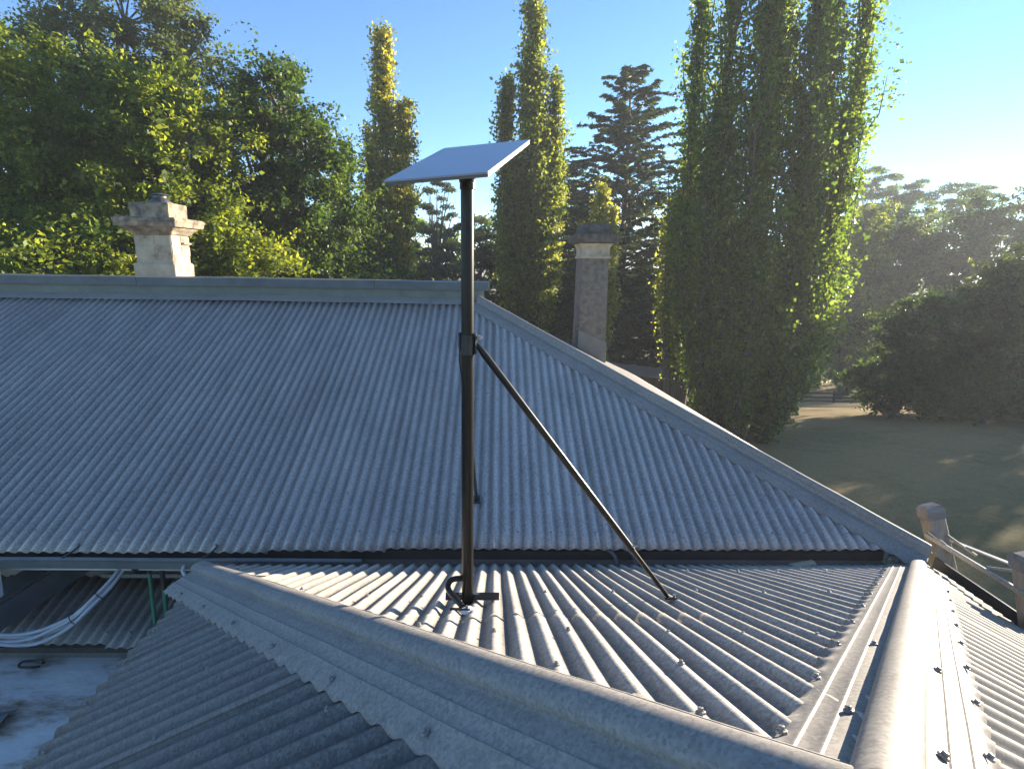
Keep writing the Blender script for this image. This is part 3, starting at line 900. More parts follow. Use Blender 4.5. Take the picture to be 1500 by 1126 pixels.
for y, xs in ((3.02, (0.36, 0.62, 0.88, 1.16, 1.42, 1.70, 1.96)), (2.28, (0.26, 0.54, 0.93, 1.20, 1.50)), (1.52, (0.0, 0.23, 0.50, 0.76, 0.98)), (1.18, (0.15, 0.42)), (2.14, (-0.55, -0.28))):
    for x in xs:
        if xl(y) + 0.12 < x < xr(y) - 0.16:
            x = crest(x)
            screw(Vector((x, y + random.uniform(-.015, .015), 0)) + Vector((0, 0, z1(y))) + n1v * (AMP + 0.004), n1v, lower_roof, 0.85)
for x, ys in ((-1.60, np.arange(0.6, 2.9, PIT * 3)), (-1.05, np.arange(0.9, 2.2, PIT * 4)), (-0.45, np.arange(0.5, 1.5, PIT * 5)), (-0.02, np.arange(0.35, 1.05, PIT * 4))):
    for y in ys:
        y = crest(y)
        if y < AY + (AX - x) * M1 - 0.22:
            screw(Vector((x + random.uniform(-.02, .02), y, z2(x))) + n2v * (AMP + 0.004), n2v, lower_roof, 0.85)
for d in np.arange(0.30, 3.2, 0.47):          # along the left hip capping
    P = Vector((AX, AY)) + Vector((-1 / M1, 1)).normalized() * d
    for off, nrm, zf in ((0.172, n2v, zz2),) + (((-0.110, n1v, zz1),) if int(d * 100) % 2 == 0 else ()):
        q = P + Vector((-1, -1 / M1)).normalized() * off
        if off > 0 and d < 0.5: q = P + Vector((-1, -1 / M1)).normalized() * 0.1
        screw(Vector((q.x, q.y, zf(q.x, q.y))) + nrm * (0.020), nrm, lower_roof, 0.95)
for d in np.arange(0.16, 3.3, 0.36):          # along the right hip capping
    P = Vector((AX, AY)) + Vector((1 / M2, 1)).normalized() * d
    pr = Vector((1, -1 / M2)).normalized()
    for off, nrm, zf in ((0.145, n3v, zz3), (-0.145, n1v, zz1)):
        q = P + pr * off
        screw(Vector((q.x, q.y, zf(q.x, q.y))) + nrm * 0.020, nrm, lower_roof, 0.95)
for d in (0.34, 0.95):
    P = Vector((AX, AY)) + Vector((1 / M2, 1)).normalized() * d
    pr = Vector((1, -1 / M2)).normalized()
    for off, nrm, zf in ((0.066, n3v, zz3), (-0.066, n1v, zz1)):
        q = P + pr * off
        screw(Vector((q.x, q.y, zf(q.x, q.y))) + nrm * 0.020, nrm, lower_roof, 0.95)
for x, y in ((-2.45, 3.42), (-2.29, 3.42), (-2.60, 3.42), (-2.14, 3.42)):
    screw(Vector((crest(x), y, -2.50 + (y - 3.33) * T17)) + Vector((0, 0, AMP + 0.006)), (0, -T17, 1), side_roof, 1.3)
# far screw rows on the main roof: too small to tell apart, one joined part
V, Fc = [], []
for y in (3.55, 3.86, 4.95, 5.75):
    x = -7.2 + (y * 7 % 0.2)
    while x < XH - (y - YE) - 0.25:
        p = Vector((crest(x), y, ZE + TA * (y - YE))) + nmv * AMP
        for i in range(6):
            V.append(p + Vector((0.008 * math.cos(i * 1.047), 0.008 * math.sin(i * 1.047) * CA, 0.008 * math.sin(i * 1.047) * SA)) + nmv * 0.001)
        for i in range(6):
            V.append(p + Vector((0.006 * math.cos(i * 1.047), 0.006 * math.sin(i * 1.047) * CA, 0.006 * math.sin(i * 1.047) * SA)) + nmv * 0.007)
        b0 = len(V) - 12
        for i in range(6):
            Fc.append((b0 + i, b0 + (i + 1) % 6, b0 + 6 + (i + 1) % 6, b0 + 6 + i))
        Fc.append(tuple(b0 + 6 + i for i in range(6)))
        x += PIT * random.choice((3, 3, 4))
tag(mesh_obj('screw_rows', V, Fc, M['screw_dark'], main_roof), kind='stuff')

# ------------------------------------------------------------------ mast and antenna
PX, PY, PZ0, PZ1 = -0.107, 2.04, -1.345, 0.275
mast = empty('antenna_mast', (PX, PY, PZ0))
tag(mast, 'black steel pole mast with diagonal brace standing on the sunlit roof slope', 'mast')
def mp_(o):
    o.parent = mast
    o.location = Vector(o.location) - Vector((PX, PY, PZ0))
    return o
mp_(tube('pole', [(PX, PY, PZ0 + 0.012), (PX, PY, -0.9), (PX, PY, -0.3), (PX - 0.001, PY, PZ1)], 0.0228, M['pole'], None, 32))
mp_(lathe('pole_collar', [(0.0229, PZ1 - 0.03), (0.0268, PZ1 - 0.028), (0.027, PZ1 - 0.006), (0.0295, PZ1 - 0.004), (0.0295, PZ1 + 0.004), (0.018, PZ1 + 0.02)], (PX, PY, 0), M['pole'], None, 32))
mp_(lathe('clamp_band', [(0.0232, -0.325), (0.0246, -0.325), (0.0246, -0.255), (0.0232, -0.255)], (PX, PY, 0), M['black'], None, 28))
mp_(box('clamp_lug', (PX + 0.029, PY - 0.004, -0.285), (0.009, 0.024, 0.08), M['black']))
mp_(box('clamp_lug', (PX - 0.028, PY + 0.006, -0.275), (0.010, 0.026, 0.06), M['black']))
mp_(tube('clamp_bolt', [(PX + 0.026, PY - 0.006, -0.262), (PX + 0.052, PY - 0.008, -0.262)], 0.0042, M['steel'], None, 8))
mp_(tube('clamp_nut', [(PX + 0.036, PY - 0.007, -0.262), (PX + 0.045, PY - 0.0075, -0.262)], 0.0085, M['screw_dark'], None, 6))
A_ = Vector((PX + 0.030, PY - 0.004, -0.282))
B_ = Vector((0.728, 2.117, -1.355))
d_ = (B_ - A_).normalized()
L_ = (B_ - A_).length
mp_(tube('brace', [A_, A_ + d_ * 0.02, A_ + d_ * 0.05, A_ + d_ * (L_ * 0.79)], [0.006, 0.010, 0.0135, 0.0135], M['pole'], None, 16))
mp_(tube('brace_extension', [A_ + d_ * (L_ * 0.765), A_ + d_ * (L_ - 0.02), B_], [0.0098, 0.0098, 0.006], M['pole'], None, 14))
mp_(tube('brace_bolt', [A_ + d_ * (L_ * 0.785) + Vector((-0.018, -0.008, 0.012)), A_ + d_ * (L_ * 0.785) + Vector((0.022, -0.01, 0.016))], 0.004, M['steel'], None, 8))
mp_(box('brace_foot', B_ + Vector((0.012, 0.0, -0.006)), (0.06, 0.035, 0.006), M['black'], None, Matrix.Rotation(math.atan(S1), 3, 'X').inverted(), 0.001))
mp_(tube('foot_bolt', [B_ + Vector((0.026, 0, -0.012)), B_ + Vector((0.026, 0, 0.012))], 0.006, M['steel'], None, 8))
C_ = Vector((PX - 0.026, PY + 0.02, -0.31))
E_ = Vector((-0.134, 3.80, -1.652))
mp_(tube('rear_brace', [C_, C_ + (E_ - C_) * 0.04, C_ + (E_ - C_) * 0.97, E_], [0.007, 0.0125, 0.0125, 0.008], M['pole'], None, 12))
mp_(box('rear_brace_foot', E_ + Vector((0, 0.0, -0.004)), (0.05, 0.07, 0.008), M['black'], None, Matrix.Rotation(math.atan(TA), 3, 'X'), 0.001))
# base: cross bar, upright lugs and the bent side stay
zb = z1(2.06) + AMP + 0.012
mp_(box('base_bar', (-0.088, 2.062, zb + 0.004), (0.215, 0.04, 0.006), M['black'], None, Matrix.Rotation(-math.atan(S1), 3, 'X'), 0.001))
mp_(box('base_bar_lip', (-0.088, 2.043, zb + 0.022), (0.215, 0.005, 0.03), M['black'], None, Matrix.Rotation(-math.atan(S1), 3, 'X'), 0.001))
mp_(tube('base_bolt', [(PX - 0.034, PY, zb + 0.036), (PX + 0.046, PY, zb + 0.036)], 0.0045, M['steel'], None, 8))
for x in (-0.185, 0.012):
    mp_(tube('base_bar_screw', [(x, 2.066, zb - 0.004), (x, 2.066, zb + 0.016)], 0.006, M['screw_dark'], None, 6))
zf_ = z1(1.885) + AMP
mp_(tube('side_stay', smooth_path([(PX - 0.012, PY, -1.225), (PX - 0.045, PY - 0.004, -1.223), (PX - 0.066, PY - 0.010, -1.228), (PX - 0.076, PY - 0.022, -1.244), (PX - 0.070, PY - 0.038, -1.256)], 6) + [Vector((PX - 0.052, PY - 0.074, -1.256 + (zf_ + 0.008 + 1.256) * 0.33)), Vector((PX - 0.031, PY - 0.110, -1.256 + (zf_ + 0.008 + 1.256) * 0.67)), Vector((PX - 0.010, PY - 0.150, zf_ + 0.008))], 0.0115, M['pole'], None, 14))
mp_(box('stay_foot', (PX - 0.02, PY - 0.155, zf_ + 0.004), (0.075, 0.03, 0.006), M['black'], None, Matrix.Rotation(-math.atan(S1), 3, 'X'), 0.001))
mp_(tube('stay_bolt', [(PX + 0.006, PY - 0.155, zf_), (PX + 0.006, PY - 0.155, zf_ + 0.018)], 0.006, M['steel'], None, 8))
bm = bmesh.new()
bmesh.ops.create_icosphere(bm, subdivisions=2, radius=1)
for v in bm.verts:
    v.co = Vector((v.co.x * 0.032, v.co.y * 0.026, v.co.z * 0.008)) * (1 + random.uniform(-.18, .18)) + Vector((PX + 0.006, PY - 0.16, zf_ + 0.001))
mp_(bm_obj('sealant_blob', bm, M['sealant'], None, True))

# antenna panel
fitc = Vector((-0.1359, 2.2551, 0.3834)) * 0.925
xa = Vector((0.9499, -0.3085, 0.0503)).normalized()
ya_ = Vector((0.2724, 0.8957, 0.3514)); ya_ = (ya_ - xa * ya_.dot(xa)).normalized()
na = xa.cross(ya_)
HWX, HWY, TH = 0.383 * 0.925 / 2, 0.594 * 0.925 / 2, 0.016
ant = empty('flat_antenna', (PX, PY, PZ1))
tag(ant, 'white flat rectangular satellite antenna tilted on top of the black mast', 'antenna')
AM = Matrix(((xa.x, ya_.x, na.x), (xa.y, ya_.y, na.y), (xa.z, ya_.z, na.z)))
def rounded_slab(name, hx, hy, z0, z1_, rad, m, bevel=0.0, seg=6):
    bm = bmesh.new()
    pts = []
    for cx, cy, a0 in ((hx - rad, hy - rad, 0), (-hx + rad, hy - rad, 90), (-hx + rad, -hy + rad, 180), (hx - rad, -hy + rad, 270)):
        for i in range(seg + 1):
            a = R(a0 + 90 * i / seg)
            pts.append((cx + rad * math.cos(a), cy + rad * math.sin(a)))
    lo = [bm.verts.new((x, y, z0)) for x, y in pts]
    hi = [bm.verts.new((x, y, z1_)) for x, y in pts]
    n = len(pts)
    bm.faces.new(hi); bm.faces.new(list(reversed(lo)))
    for i in range(n):
        bm.faces.new((lo[i], lo[(i + 1) % n], hi[(i + 1) % n], hi[i]))
    bmesh.ops.recalc_face_normals(bm, faces=bm.faces)
    if bevel:
        es = [e for e in bm.edges if e.calc_face_angle(0) > 1.2]
        bmesh.ops.bevel(bm, geom=es, offset=bevel, segments=2, affect='EDGES')
    for v in bm.verts:
        v.co = AM @ v.co + fitc
    o = bm_obj(name, bm, m, None, True)
    o.parent = ant
    o.location = -Vector((PX, PY, PZ1))
    return o
rounded_slab('panel_face', HWX, HWY, -0.006, 0.0, 0.008, M['dish'], 0.0015)
rounded_slab('panel_shell', HWX - 0.002, HWY - 0.002, -TH, -0.0065, 0.008, M['dish_back'], 0.002)
o = lathe('mount_stem', [(0.017, PZ1 + 0.0), (0.017, PZ1 + 0.02), (0.022, PZ1 + 0.024), (0.022, PZ1 + 0.03)], (PX, PY, 0), M['black'], None, 20)
o.parent = ant; o.location = -Vector((PX, PY, PZ1))

# ------------------------------------------------------------------ conduits and pipes
cond = empty('conduit_bundle', (-2.9, 3.3, -2.45))
tag(cond, 'bundle of curving pale grey conduits hanging under the gutter at left', 'conduit')
def kp(parent_e, o):
    o.parent = parent_e
    o.location = Vector(o.location) - Vector(parent_e.location)
    return o
base = [(-2.46, 3.56, -1.97), (-2.50, 3.49, -2.04), (-2.535, 3.43, -2.10), (-2.625, 3.34, -2.20), (-2.70, 3.31, -2.265), (-2.79, 3.28, -2.31), (-2.90, 3.25, -2.345), (-3.02, 3.22, -2.345), (-3.15, 3.19, -2.31), (-3.35, 3.15, -2.24)]
for dx, dy, dz in ((0, 0, 0.012), (0.020, 0.012, -0.012), (-0.016, -0.012, -0.014), (0.006, -0.020, -0.034)):
    pts = []
    for i, p in enumerate(base):
        sp = 0.6 + 0.6 * min(1, i / 4)
        pts.append((p[0] + dx * sp, p[1] + dy * sp, p[2] + dz * sp * (1.0 + 0.25 * math.sin(i * 1.3 + dx * 90))))
    kp(cond, tube('conduit', smooth_path(pts, 6), 0.0115, M['pvc'], None, 12))
def ring_at(name, c, t, r, parent_e):
    t = Vector(t).normalized()
    a = t.orthogonal().normalized(); b = t.cross(a)
    pts = [Vector(c) + (a * math.cos(x) * r + b * math.sin(x) * r) for x in np.linspace(0, 2 * math.pi, 17)]
    return kp(parent_e, tube(name, pts, 0.0032, M['black'], None, 6))
ring_at('cable_tie', (-2.575, 3.385, -2.158), (-.09, -.09, -.1), 0.036, cond)
ring_at('cable_tie', (-2.70, 3.305, -2.272), (-.09, -.03, -.05), 0.038, cond)
kp(cond, tube('conduit_bend', smooth_path([(-2.40, 3.50, -1.95), (-2.395, 3.47, -1.985), (-2.39, 3.50, -2.05), (-2.37, 3.58, -2.10)], 5), 0.017, M['black'], None, 10))

riser = empty('conduit_riser', (-1.94, 3.33, -2.0))
tag(riser, 'short pale grey conduits dropping from the gutter to the left hip end', 'conduit')
for i, (x, x2) in enumerate(((-1.995, -1.945), (-1.925, -1.925), (-1.89, -1.905))):
    kp(riser, tube('conduit', smooth_path([(x, 3.37, -1.93), (x, 3.34, -1.96), (x2, 3.30, -2.00), (x2 + 0.01, 3.24, -2.10)], 5), 0.0115, M['pvc'], None, 10))
ring_at('cable_tie', (-1.93, 3.30, -1.995), (0, -.3, -1), 0.042, riser)
for i, (x, zt, lab) in enumerate(((-2.318, -2.06, 'green pipe with taller black top under the eave, left of two'), (-2.235, -2.18, 'shorter green pipe beside the left slope, right of two'))):
    g = empty('green_pipe', (x, 3.50, -2.44))
    tag(g, lab, 'pipe', 'green pipes under the eave')
    kp(g, tube('pipe', [(x, 3.50, -2.46), (x, 3.51, zt)], 0.0125, M['pipe_green'], None, 12))
    kp(g, tube('pipe_sleeve', [(x, 3.51, zt - 0.01), (x, 3.515, -2.0)], 0.0165, M['black'], None, 12))
for i, (x, lab) in enumerate(((0.80, 'grey conduit elbow on the weathered fascia, left of two'), (0.93, 'grey conduit elbow on the weathered fascia, right of two'))):
    t_ = empty('conduit_elbow', (x, 3.3, -1.92))
    tag(t_, lab, 'conduit', 'conduit elbows on the fascia')
    kp(t_, tube('elbow', smooth_path([(x - 0.05, YE + 0.04, -1.865), (x - 0.02, YE + 0.005, -1.872), (x, YE - 0.02, -1.90), (x + 0.008, YE - 0.035, -1.955), (x + 0.008, YE - 0.04, -1.99)], 5), 0.013, M['gutter'], None, 12))
    kp(t_, lathe('elbow_socket', [(0.0135, -2.0), (0.0165, -1.995), (0.0165, -1.962), (0.0135, -1.958)], (x + 0.008, YE - 0.038, 0), M['gutter'], None, 14))
rh = box('rainwater_head', (-3.29, 3.34, -2.02), (0.20, 0.14, 0.30), M['white'], None, Matrix.Rotation(R(3), 3, 'Y'), 0.012)
tag(rh, 'white painted rainwater head at the left end of the gutter', 'rainwater head')
off = box('timber_offcut', (2.06, 3.40, -1.935), (0.17, 0.05, 0.022), M['timber_pale'], None, Matrix.Rotation(R(8), 3, 'Z') @ Matrix.Rotation(R(-6), 3, 'Y'), 0.003)
tag(off, 'pale timber offcut lying under the right end of the fascia', 'timber')
# bent metal scrap on the valley floor
bm = bmesh.new()
pr = [(-0.10, 0.0), (-0.085, 0.035), (0.0, 0.05), (0.03, 0.02), (0.09, 0.012), (0.092, 0.008), (0.032, 0.016), (0.0, 0.046), (-0.082, 0.031), (-0.095, 0.0)]
rows = []
for f in np.linspace(0, 1, 8):
    rows.append([bm.verts.new((-3.15 + 0.34 * f, 2.78 + 0.10 * f + y * (1 - .3 * f), -2.645 + z * (1 + 0.3 * math.sin(f * 5)) + 0.012 * f)) for y, z in pr])
for a, b in zip(rows, rows[1:]):
    for i in range(len(pr)):
        j = (i + 1) % len(pr)
        bm.faces.new((a[i], a[j], b[j], b[i]))
bm.faces.new(rows[0]); bm.faces.new(rows[-1])
sc_ = bm_obj('metal_scrap', bm, M['gutter'])
tag(sc_, 'bent strip of dark sheet metal lying on the valley floor', 'scrap metal')
# loose hoop on valley floor
sc2 = tube('cable_loop', [(-3.05 + 0.075 * math.cos(a), 3.34 + 0.035 * math.sin(a), -2.632 + 0.004 * math.sin(a * 3)) for a in np.linspace(0.2, 5.9, 24)], 0.008, M['black'], None, 6)
tag(sc2, 'dark cable loop lying on the valley floor below the conduits', 'cable')

# ------------------------------------------------------------------ leaning timber posts at the right
def post(top, bot, wdt, lab):
    top, bot = Vector(top), Vector(bot)
    d = (top - bot).normalized()
    gb = bot - d * 4.2 
    e = empty('timber_post', gb)
    tag(e, lab, 'post', 'leaning timber posts by the right eave')
    kp(e, beam('post_shaft', gb, top - d * 0.05, wdt, wdt, M['timber_post'], None, 0.008, (0, 1, 0)))
    # pointed cap
    mt = frame_mtx(gb, top, (0, 1, 0))
    bm = bmesh.new()
    h_ = wdt / 2 + 0.006
    vs = []
    for t, r_ in ((-0.09, h_), (-0.015, h_), (0.012, h_ * 0.72)):
        vs.append([bm.verts.new(mt @ Vector((t, sy * r_, sz * r_)) + top) for sy, sz in ((-1, -1), (1, -1), (1, 1), (-1, 1))])
    for a, b in zip(vs, vs[1:]):
        for i in range(4):
            bm.faces.new((a[i], a[(i + 1) % 4], b[(i + 1) % 4], b[i]))
    bm.faces.new(vs[-1]); bm.faces.new(list(reversed(vs[0])))
    bmesh.ops.recalc_face_normals(bm, faces=bm.faces)
    kp(e, bm_obj('post_cap', bm, M['fascia']))
    return e, d
pt1 = Vector((3.375, 4.02, -1.79)); pb1 = Vector((3.52, 3.92, -2.33))
pt2 = Vector((3.345, 3.17, -1.74)); pb2 = Vector((3.43, 3.10, -2.20))
post(pt1, pb1, 0.125, 'leaning square timber post just beyond the main hip corner')
post(pt2, pb2, 0.125, 'leaning square timber post at the right edge of the picture')
rail = empty('rail_frame', (3.45, 3.6, -2.1))
tag(rail, 'galvanised steel rails and straps fixed between the two leaning posts', 'rail')
pA, pB = pt1 + (pb1 - pt1) * 0.42, pt2 + (pb2 - pt2) * 0.50
kp(rail, beam('rail', pA + Vector((-0.07, 0.02, 0)), pB + Vector((-0.07, -0.1, 0)), 0.02, 0.035, M['steel'], None))
kp(rail, beam('rail', pA + Vector((0.10, -0.05, -0.02)), pB + Vector((0.09, 0.06, 0.08)), 0.04, 0.012, M['steel'], None))
kp(rail, beam('strap', pt1 + Vector((0.07, 0.0, -0.17)), pA + (pB - pA) * 0.34 + Vector((0.10, 0, -0.03)), 0.012, 0.02, M['steel'], None))
kp(rail, beam('strap', pt1 + Vector((-0.03, -0.07, -0.18)), pA + (pB - pA) * 0.22 + Vector((-0.065, 0, 0.01)), 0.012, 0.02, M['steel'], None))
kp(rail, beam('strap', pA + (pB - pA) * 0.66 + Vector((-0.06, 0, 0.02)), pA + (pB - pA) * 0.95 + Vector((0.08, 0, 0.10)), 0.012, 0.02, M['steel'], None))
kp(rail, beam('strap', pA + (pB - pA) * 0.80 + Vector((0.08, 0, 0.09)), pA + (pB - pA) * 0.97 + Vector((-0.05, 0, 0.0)), 0.012, 0.02, M['steel'], None))

# ------------------------------------------------------------------ vegetation
def leaf_cloud(name, C, size, m, parent, aspect=0.62, flat=0.35, tint=None, seed=0, droop=None, axis=None):
    """one mesh of many single leaves (folded rhombs) around the points C"""
    rs = np.random.default_rng(seed)
    C = np.asarray(C, float)
    n = len(C)
    nrm = rs.normal(size=(n, 3)); nrm[:, 2] += flat * 2.0
    nrm /= np.linalg.norm(nrm, axis=1)[:, None]
    a = rs.normal(size=(n, 3))
    if axis is not None:
        a = a * 0.45 + axis
    if droop is not None:
        a[:, 2] -= droop
    a -= nrm * (a * nrm).sum(1)[:, None]
    a /= np.linalg.norm(a, axis=1)[:, None] + 1e-9
    b = np.cross(nrm, a)
    s = size * np.exp(rs.normal(0, 0.28, n))[:, None]
    V = np.empty((n, 4, 3))
    V[:, 0] = C - a * s * 0.5
    V[:, 1] = C + b * s * 0.5 * aspect + nrm * s * 0.10
    V[:, 2] = C + a * s * 0.5
    V[:, 3] = C - b * s * 0.5 * aspect + nrm * s * 0.10
    me = bpy.data.meshes.new(name)
    me.vertices.add(n * 4)
    me.vertices.foreach_set('co', V.ravel().astype(np.float32))
    me.loops.add(n * 4)
    me.loops.foreach_set('vertex_index', np.arange(n * 4, dtype=np.int32))
    me.polygons.add(n)
    me.polygons.foreach_set('loop_start', np.arange(0, n * 4, 4, dtype=np.int32))
    me.polygons.foreach_set('loop_total', np.full(n, 4, dtype=np.int32))
    at = me.attributes.new('tint', 'FLOAT', 'FACE')
    tv = rs.uniform(0, 1, n) * 0.6 + 0.2 if tint is None else np.clip(tint + rs.normal(0, 0.16, n), 0, 1)
    at.data.foreach_set('value', tv.astype(np.float32))
    me.update(calc_edges=True)
    me.materials.append(m)
    return link(bpy.data.objects.new(name, me), parent)

def limbs_obj(name, limbs, m, parent, seg=6):
    V, Fc = [], []
    for path, rad in limbs:
        v, f = tube_geo(path, rad, seg, False)
        b0 = len(V)
        V += v
        Fc += [tuple(i + b0 for i in q) for q in f]
    return mesh_obj(name, V, Fc, m, parent, True)

def tree_root(name, x, y, label, group):
    e = empty(name, (x, y, float(gz(x, y)) - 0.1))
    tag(e, label, 'tree', group)
    return e

def fix(e, *os):
    for o in os:
        o.parent = e
        o.location = -Vector(e.location)

def broadleaf(x, y, lumps, label, m, nclump=260, per=170, rc=0.55, leaf=0.13, group=None, seed=0, bark='bark', trunk_r=0.28, top_tint=0.35, name='broadleaf_tree', flatc=0.6, droop=0.25, sky_gap=1.0):
    """lumps: (dx, dy, z, rx, ry, rz) ellipsoids in world height that make up the crown"""
    rs = np.random.default_rng(seed)
    e = tree_root(name, x, y, label, group)
    zb_ = e.location.z
    vol = np.array([l[3] * l[4] * l[5] for l in lumps]) ** 0.8
    cnt = np.maximum(3, (vol / vol.sum() * nclump)).astype(int)
    cs, limbs = [], []
    zt = max(l[2] for l in lumps)
    tp = [(x, y, zb_)]
    for i in range(1, 6):
        f = i / 5
        tp.append((x + 0.25 * math.sin(i * 1.3 + seed), y + 0.2 * math.cos(i * 1.7 + seed), zb_ + (zt - zb_) * f))
    limbs.append((tp, [trunk_r * (1.15 - 0.95 * i / 5) for i in range(6)]))
    for l, c in zip(lumps, cnt):
        ctr = np.array([x + l[0], y + l[1], l[2]])
        d = rs.normal(size=(c, 3)); d /= np.linalg.norm(d, axis=1)[:, None]
        r = rs.uniform(0.25, 1.0, c) ** 0.45
        # lobes give the crown an uneven outline
        lob = 1 + 0.22 * np.sin(d[:, 0] * 5 + seed) * np.cos(d[:, 2] * 6 + seed * 2) + rs.normal(0, 0.07, c)
        p = ctr + d * (r * lob)[:, None] * np.array(l[3:6])
        cs.append(p)
        # limb to the lump and twigs to its clumps
        h0 = zb_ + (max(ctr[2] - l[5] * 0.9, zb_ + 1) - zb_) * rs.uniform(0.5, 0.85)
        st = Vector((x, y, h0))
        md_ = Vector(ctr) * 0.55 + st * 0.45 + Vector((0, 0, -0.3))
        limbs.append((smooth_path([st, md_, Vector(ctr)], 3), [trunk_r * 0.42 * (1 - 0.11 * i) for i in range(7)]))
        for q in p[:: max(1, c // 16)]:
            limbs.append(([Vector(ctr), Vector(ctr) * 0.45 + Vector(q) * 0.55 + Vector((0, 0, 0.12)), Vector(q)], [0.05, 0.03, 0.012]))
    cs = np.concatenate(cs)
    n = len(cs)
    k_ = (per * np.exp(rs.normal(0, 0.35, n))).astype(int) + 5
    idx = np.repeat(np.arange(n), k_)
    tot = len(idx)
    off = rs.normal(size=(tot, 3)) * rc * 0.55
    off[:, 2] *= flatc
    # leaves hang out along sprays inside the clump
    ns = 7
    sp = rs.normal(size=(n, ns, 3)); sp /= np.linalg.norm(sp, axis=2)[:, :, None]
    outw = cs - np.array([x, y, np.median(cs[:, 2])]); outw /= np.linalg.norm(outw, axis=1)[:, None] + 1e-6
    sp += outw[:, None, :] * 0.55
    sp[:, :, 2] *= 0.6
    rcv = rc * np.exp(rs.normal(0, 0.35, n))
    si = rs.integers(0, ns, tot)
    tt = rs.uniform(0, 1, tot)[:, None]
    off = sp[idx, si] * (rcv[idx] * 1.2)[:, None] * tt + rs.normal(size=(tot, 3)) * rc * 0.17
    off[:, 2] -= (tt[:, 0] ** 2) * rc * 0.3
    P = cs[idx] + off
    ctint = np.clip(rs.normal(top_tint, 0.16, n), 0, 1)
    cr = leaf_cloud('crown', P, leaf, m, None, tint=ctint[idx], seed=seed, droop=droop, flat=0.5)
    tr = limbs_obj('trunk', limbs, M[bark], None)
    fix(e, cr, tr)
    return e

def poplar(x, y, shoots, label, m, leaf=0.11, dens=420, group=None, seed=0, name='poplar_tree', spread=0.30, tint=0.4, trunk_r=0.22, tint_grad=0.0, bark='bark'):
    """shoots: (dx, dy, z0, z1, radius) upright plumes; each is built from many near-vertical branches"""
    rs = np.random.default_rng(seed)
    e = tree_root(name, x, y, label, group)
    zb_ = e.location.z
    limbs, P, T = [], [], []
    for si, (dx, dy, za, zt, rad) in enumerate(shoots):
        z0_ = max(za, zb_ + 0.2)
        H = zt - z0_
        base_ = Vector((x + dx * 0.35, y + dy * 0.35, zb_))
        mid_ = Vector((x + dx * 0.9, y + dy * 0.9, z0_ + H * 0.25))
        top_ = Vector((x + dx, y + dy, zt))
        tp = smooth_path([base_, mid_, (mid_ + top_) / 2 + Vector((rs.normal(0, .1), rs.normal(0, .1), 0)), top_], 4)
        n_ = len(tp)
        limbs.append((tp, [trunk_r * (1 - 0.93 * i / (n_ - 1)) for i in range(n_)]))
        nb = int(H * rad * (24 if len(shoots) < 8 else 18))
        for b_ in range(nb):
            f0 = rs.uniform(-0.05, 0.93) 
            f0 = max(0.0, f0)
            # start on the stem
            j = min(int(f0 * (n_ - 1) * 0.8 + 0.2 * (n_ - 1)), n_ - 1)
            st = tp[j]
            zst = z0_ + H * f0
            ctr = Vector((st.x, st.y, zst))
            prof = min(1.0, 0.55 + f0 * 2.2) * min(1.0, (1.0 - f0) * 1.9 + 0.10)
            ang = rs.uniform(0, 2 * math.pi)
            rr = rad * prof * rs.uniform(0.25, 1.08) * (1.0 + 0.28 * math.sin(ang * 2 + f0 * 9 + si))
            ln = min(H * (1 - f0) * 0.9 + 0.5, rs.uniform(1.2, 3.2))
            o1 = Vector((math.cos(ang) * rr, math.sin(ang) * rr, 0))
            p0, p1, p2 = ctr, ctr + o1 * 0.8 + Vector((0, 0, ln * 0.45)), ctr + o1 * (1.0 + 0.1 * rs.normal()) + Vector((0, 0, ln))
            if b_ % 3 == 0:
                limbs.append(([p0 - Vector((0, 0, 0.2)), p1, p2], [0.035, 0.022, 0.008]))
            k_ = int(dens * ln * 0.1 * math.exp(rs.normal(0, 0.45)))
            ncl_ = max(3, int(ln * 2.6))
            tcl = rs.uniform(0.10, 1.05, ncl_)
            t = (tcl[rs.integers(0, ncl_, k_)] + rs.normal(0, 0.045, k_))[:, None]
            q0, q1, q2 = (np.array(v) for v in (p0, p1, p2))
            c_ = (1 - t) ** 2 * q0 + 2 * t * (1 - t) * q1 + t * t * q2
            c_ = c_ + rs.normal(size=(k_, 3)) * spread * (0.42 + 0.30 * prof) * np.array([1, 1, 0.8])
            P.append(c_)
            tn = tint + rs.normal(0, 0.15) + tint_grad * (f0 - 0.5)
            T.append(np.full(k_, tn))
    P = np.concatenate(P); T = np.clip(np.concatenate(T), 0, 1)
    cr = leaf_cloud('crown', P, leaf, m, None, aspect=0.8, tint=T, seed=seed, droop=0.3, flat=0.1)
    tr = limbs_obj('trunk', limbs, M[bark], None)
    fix(e, cr, tr)
    return e

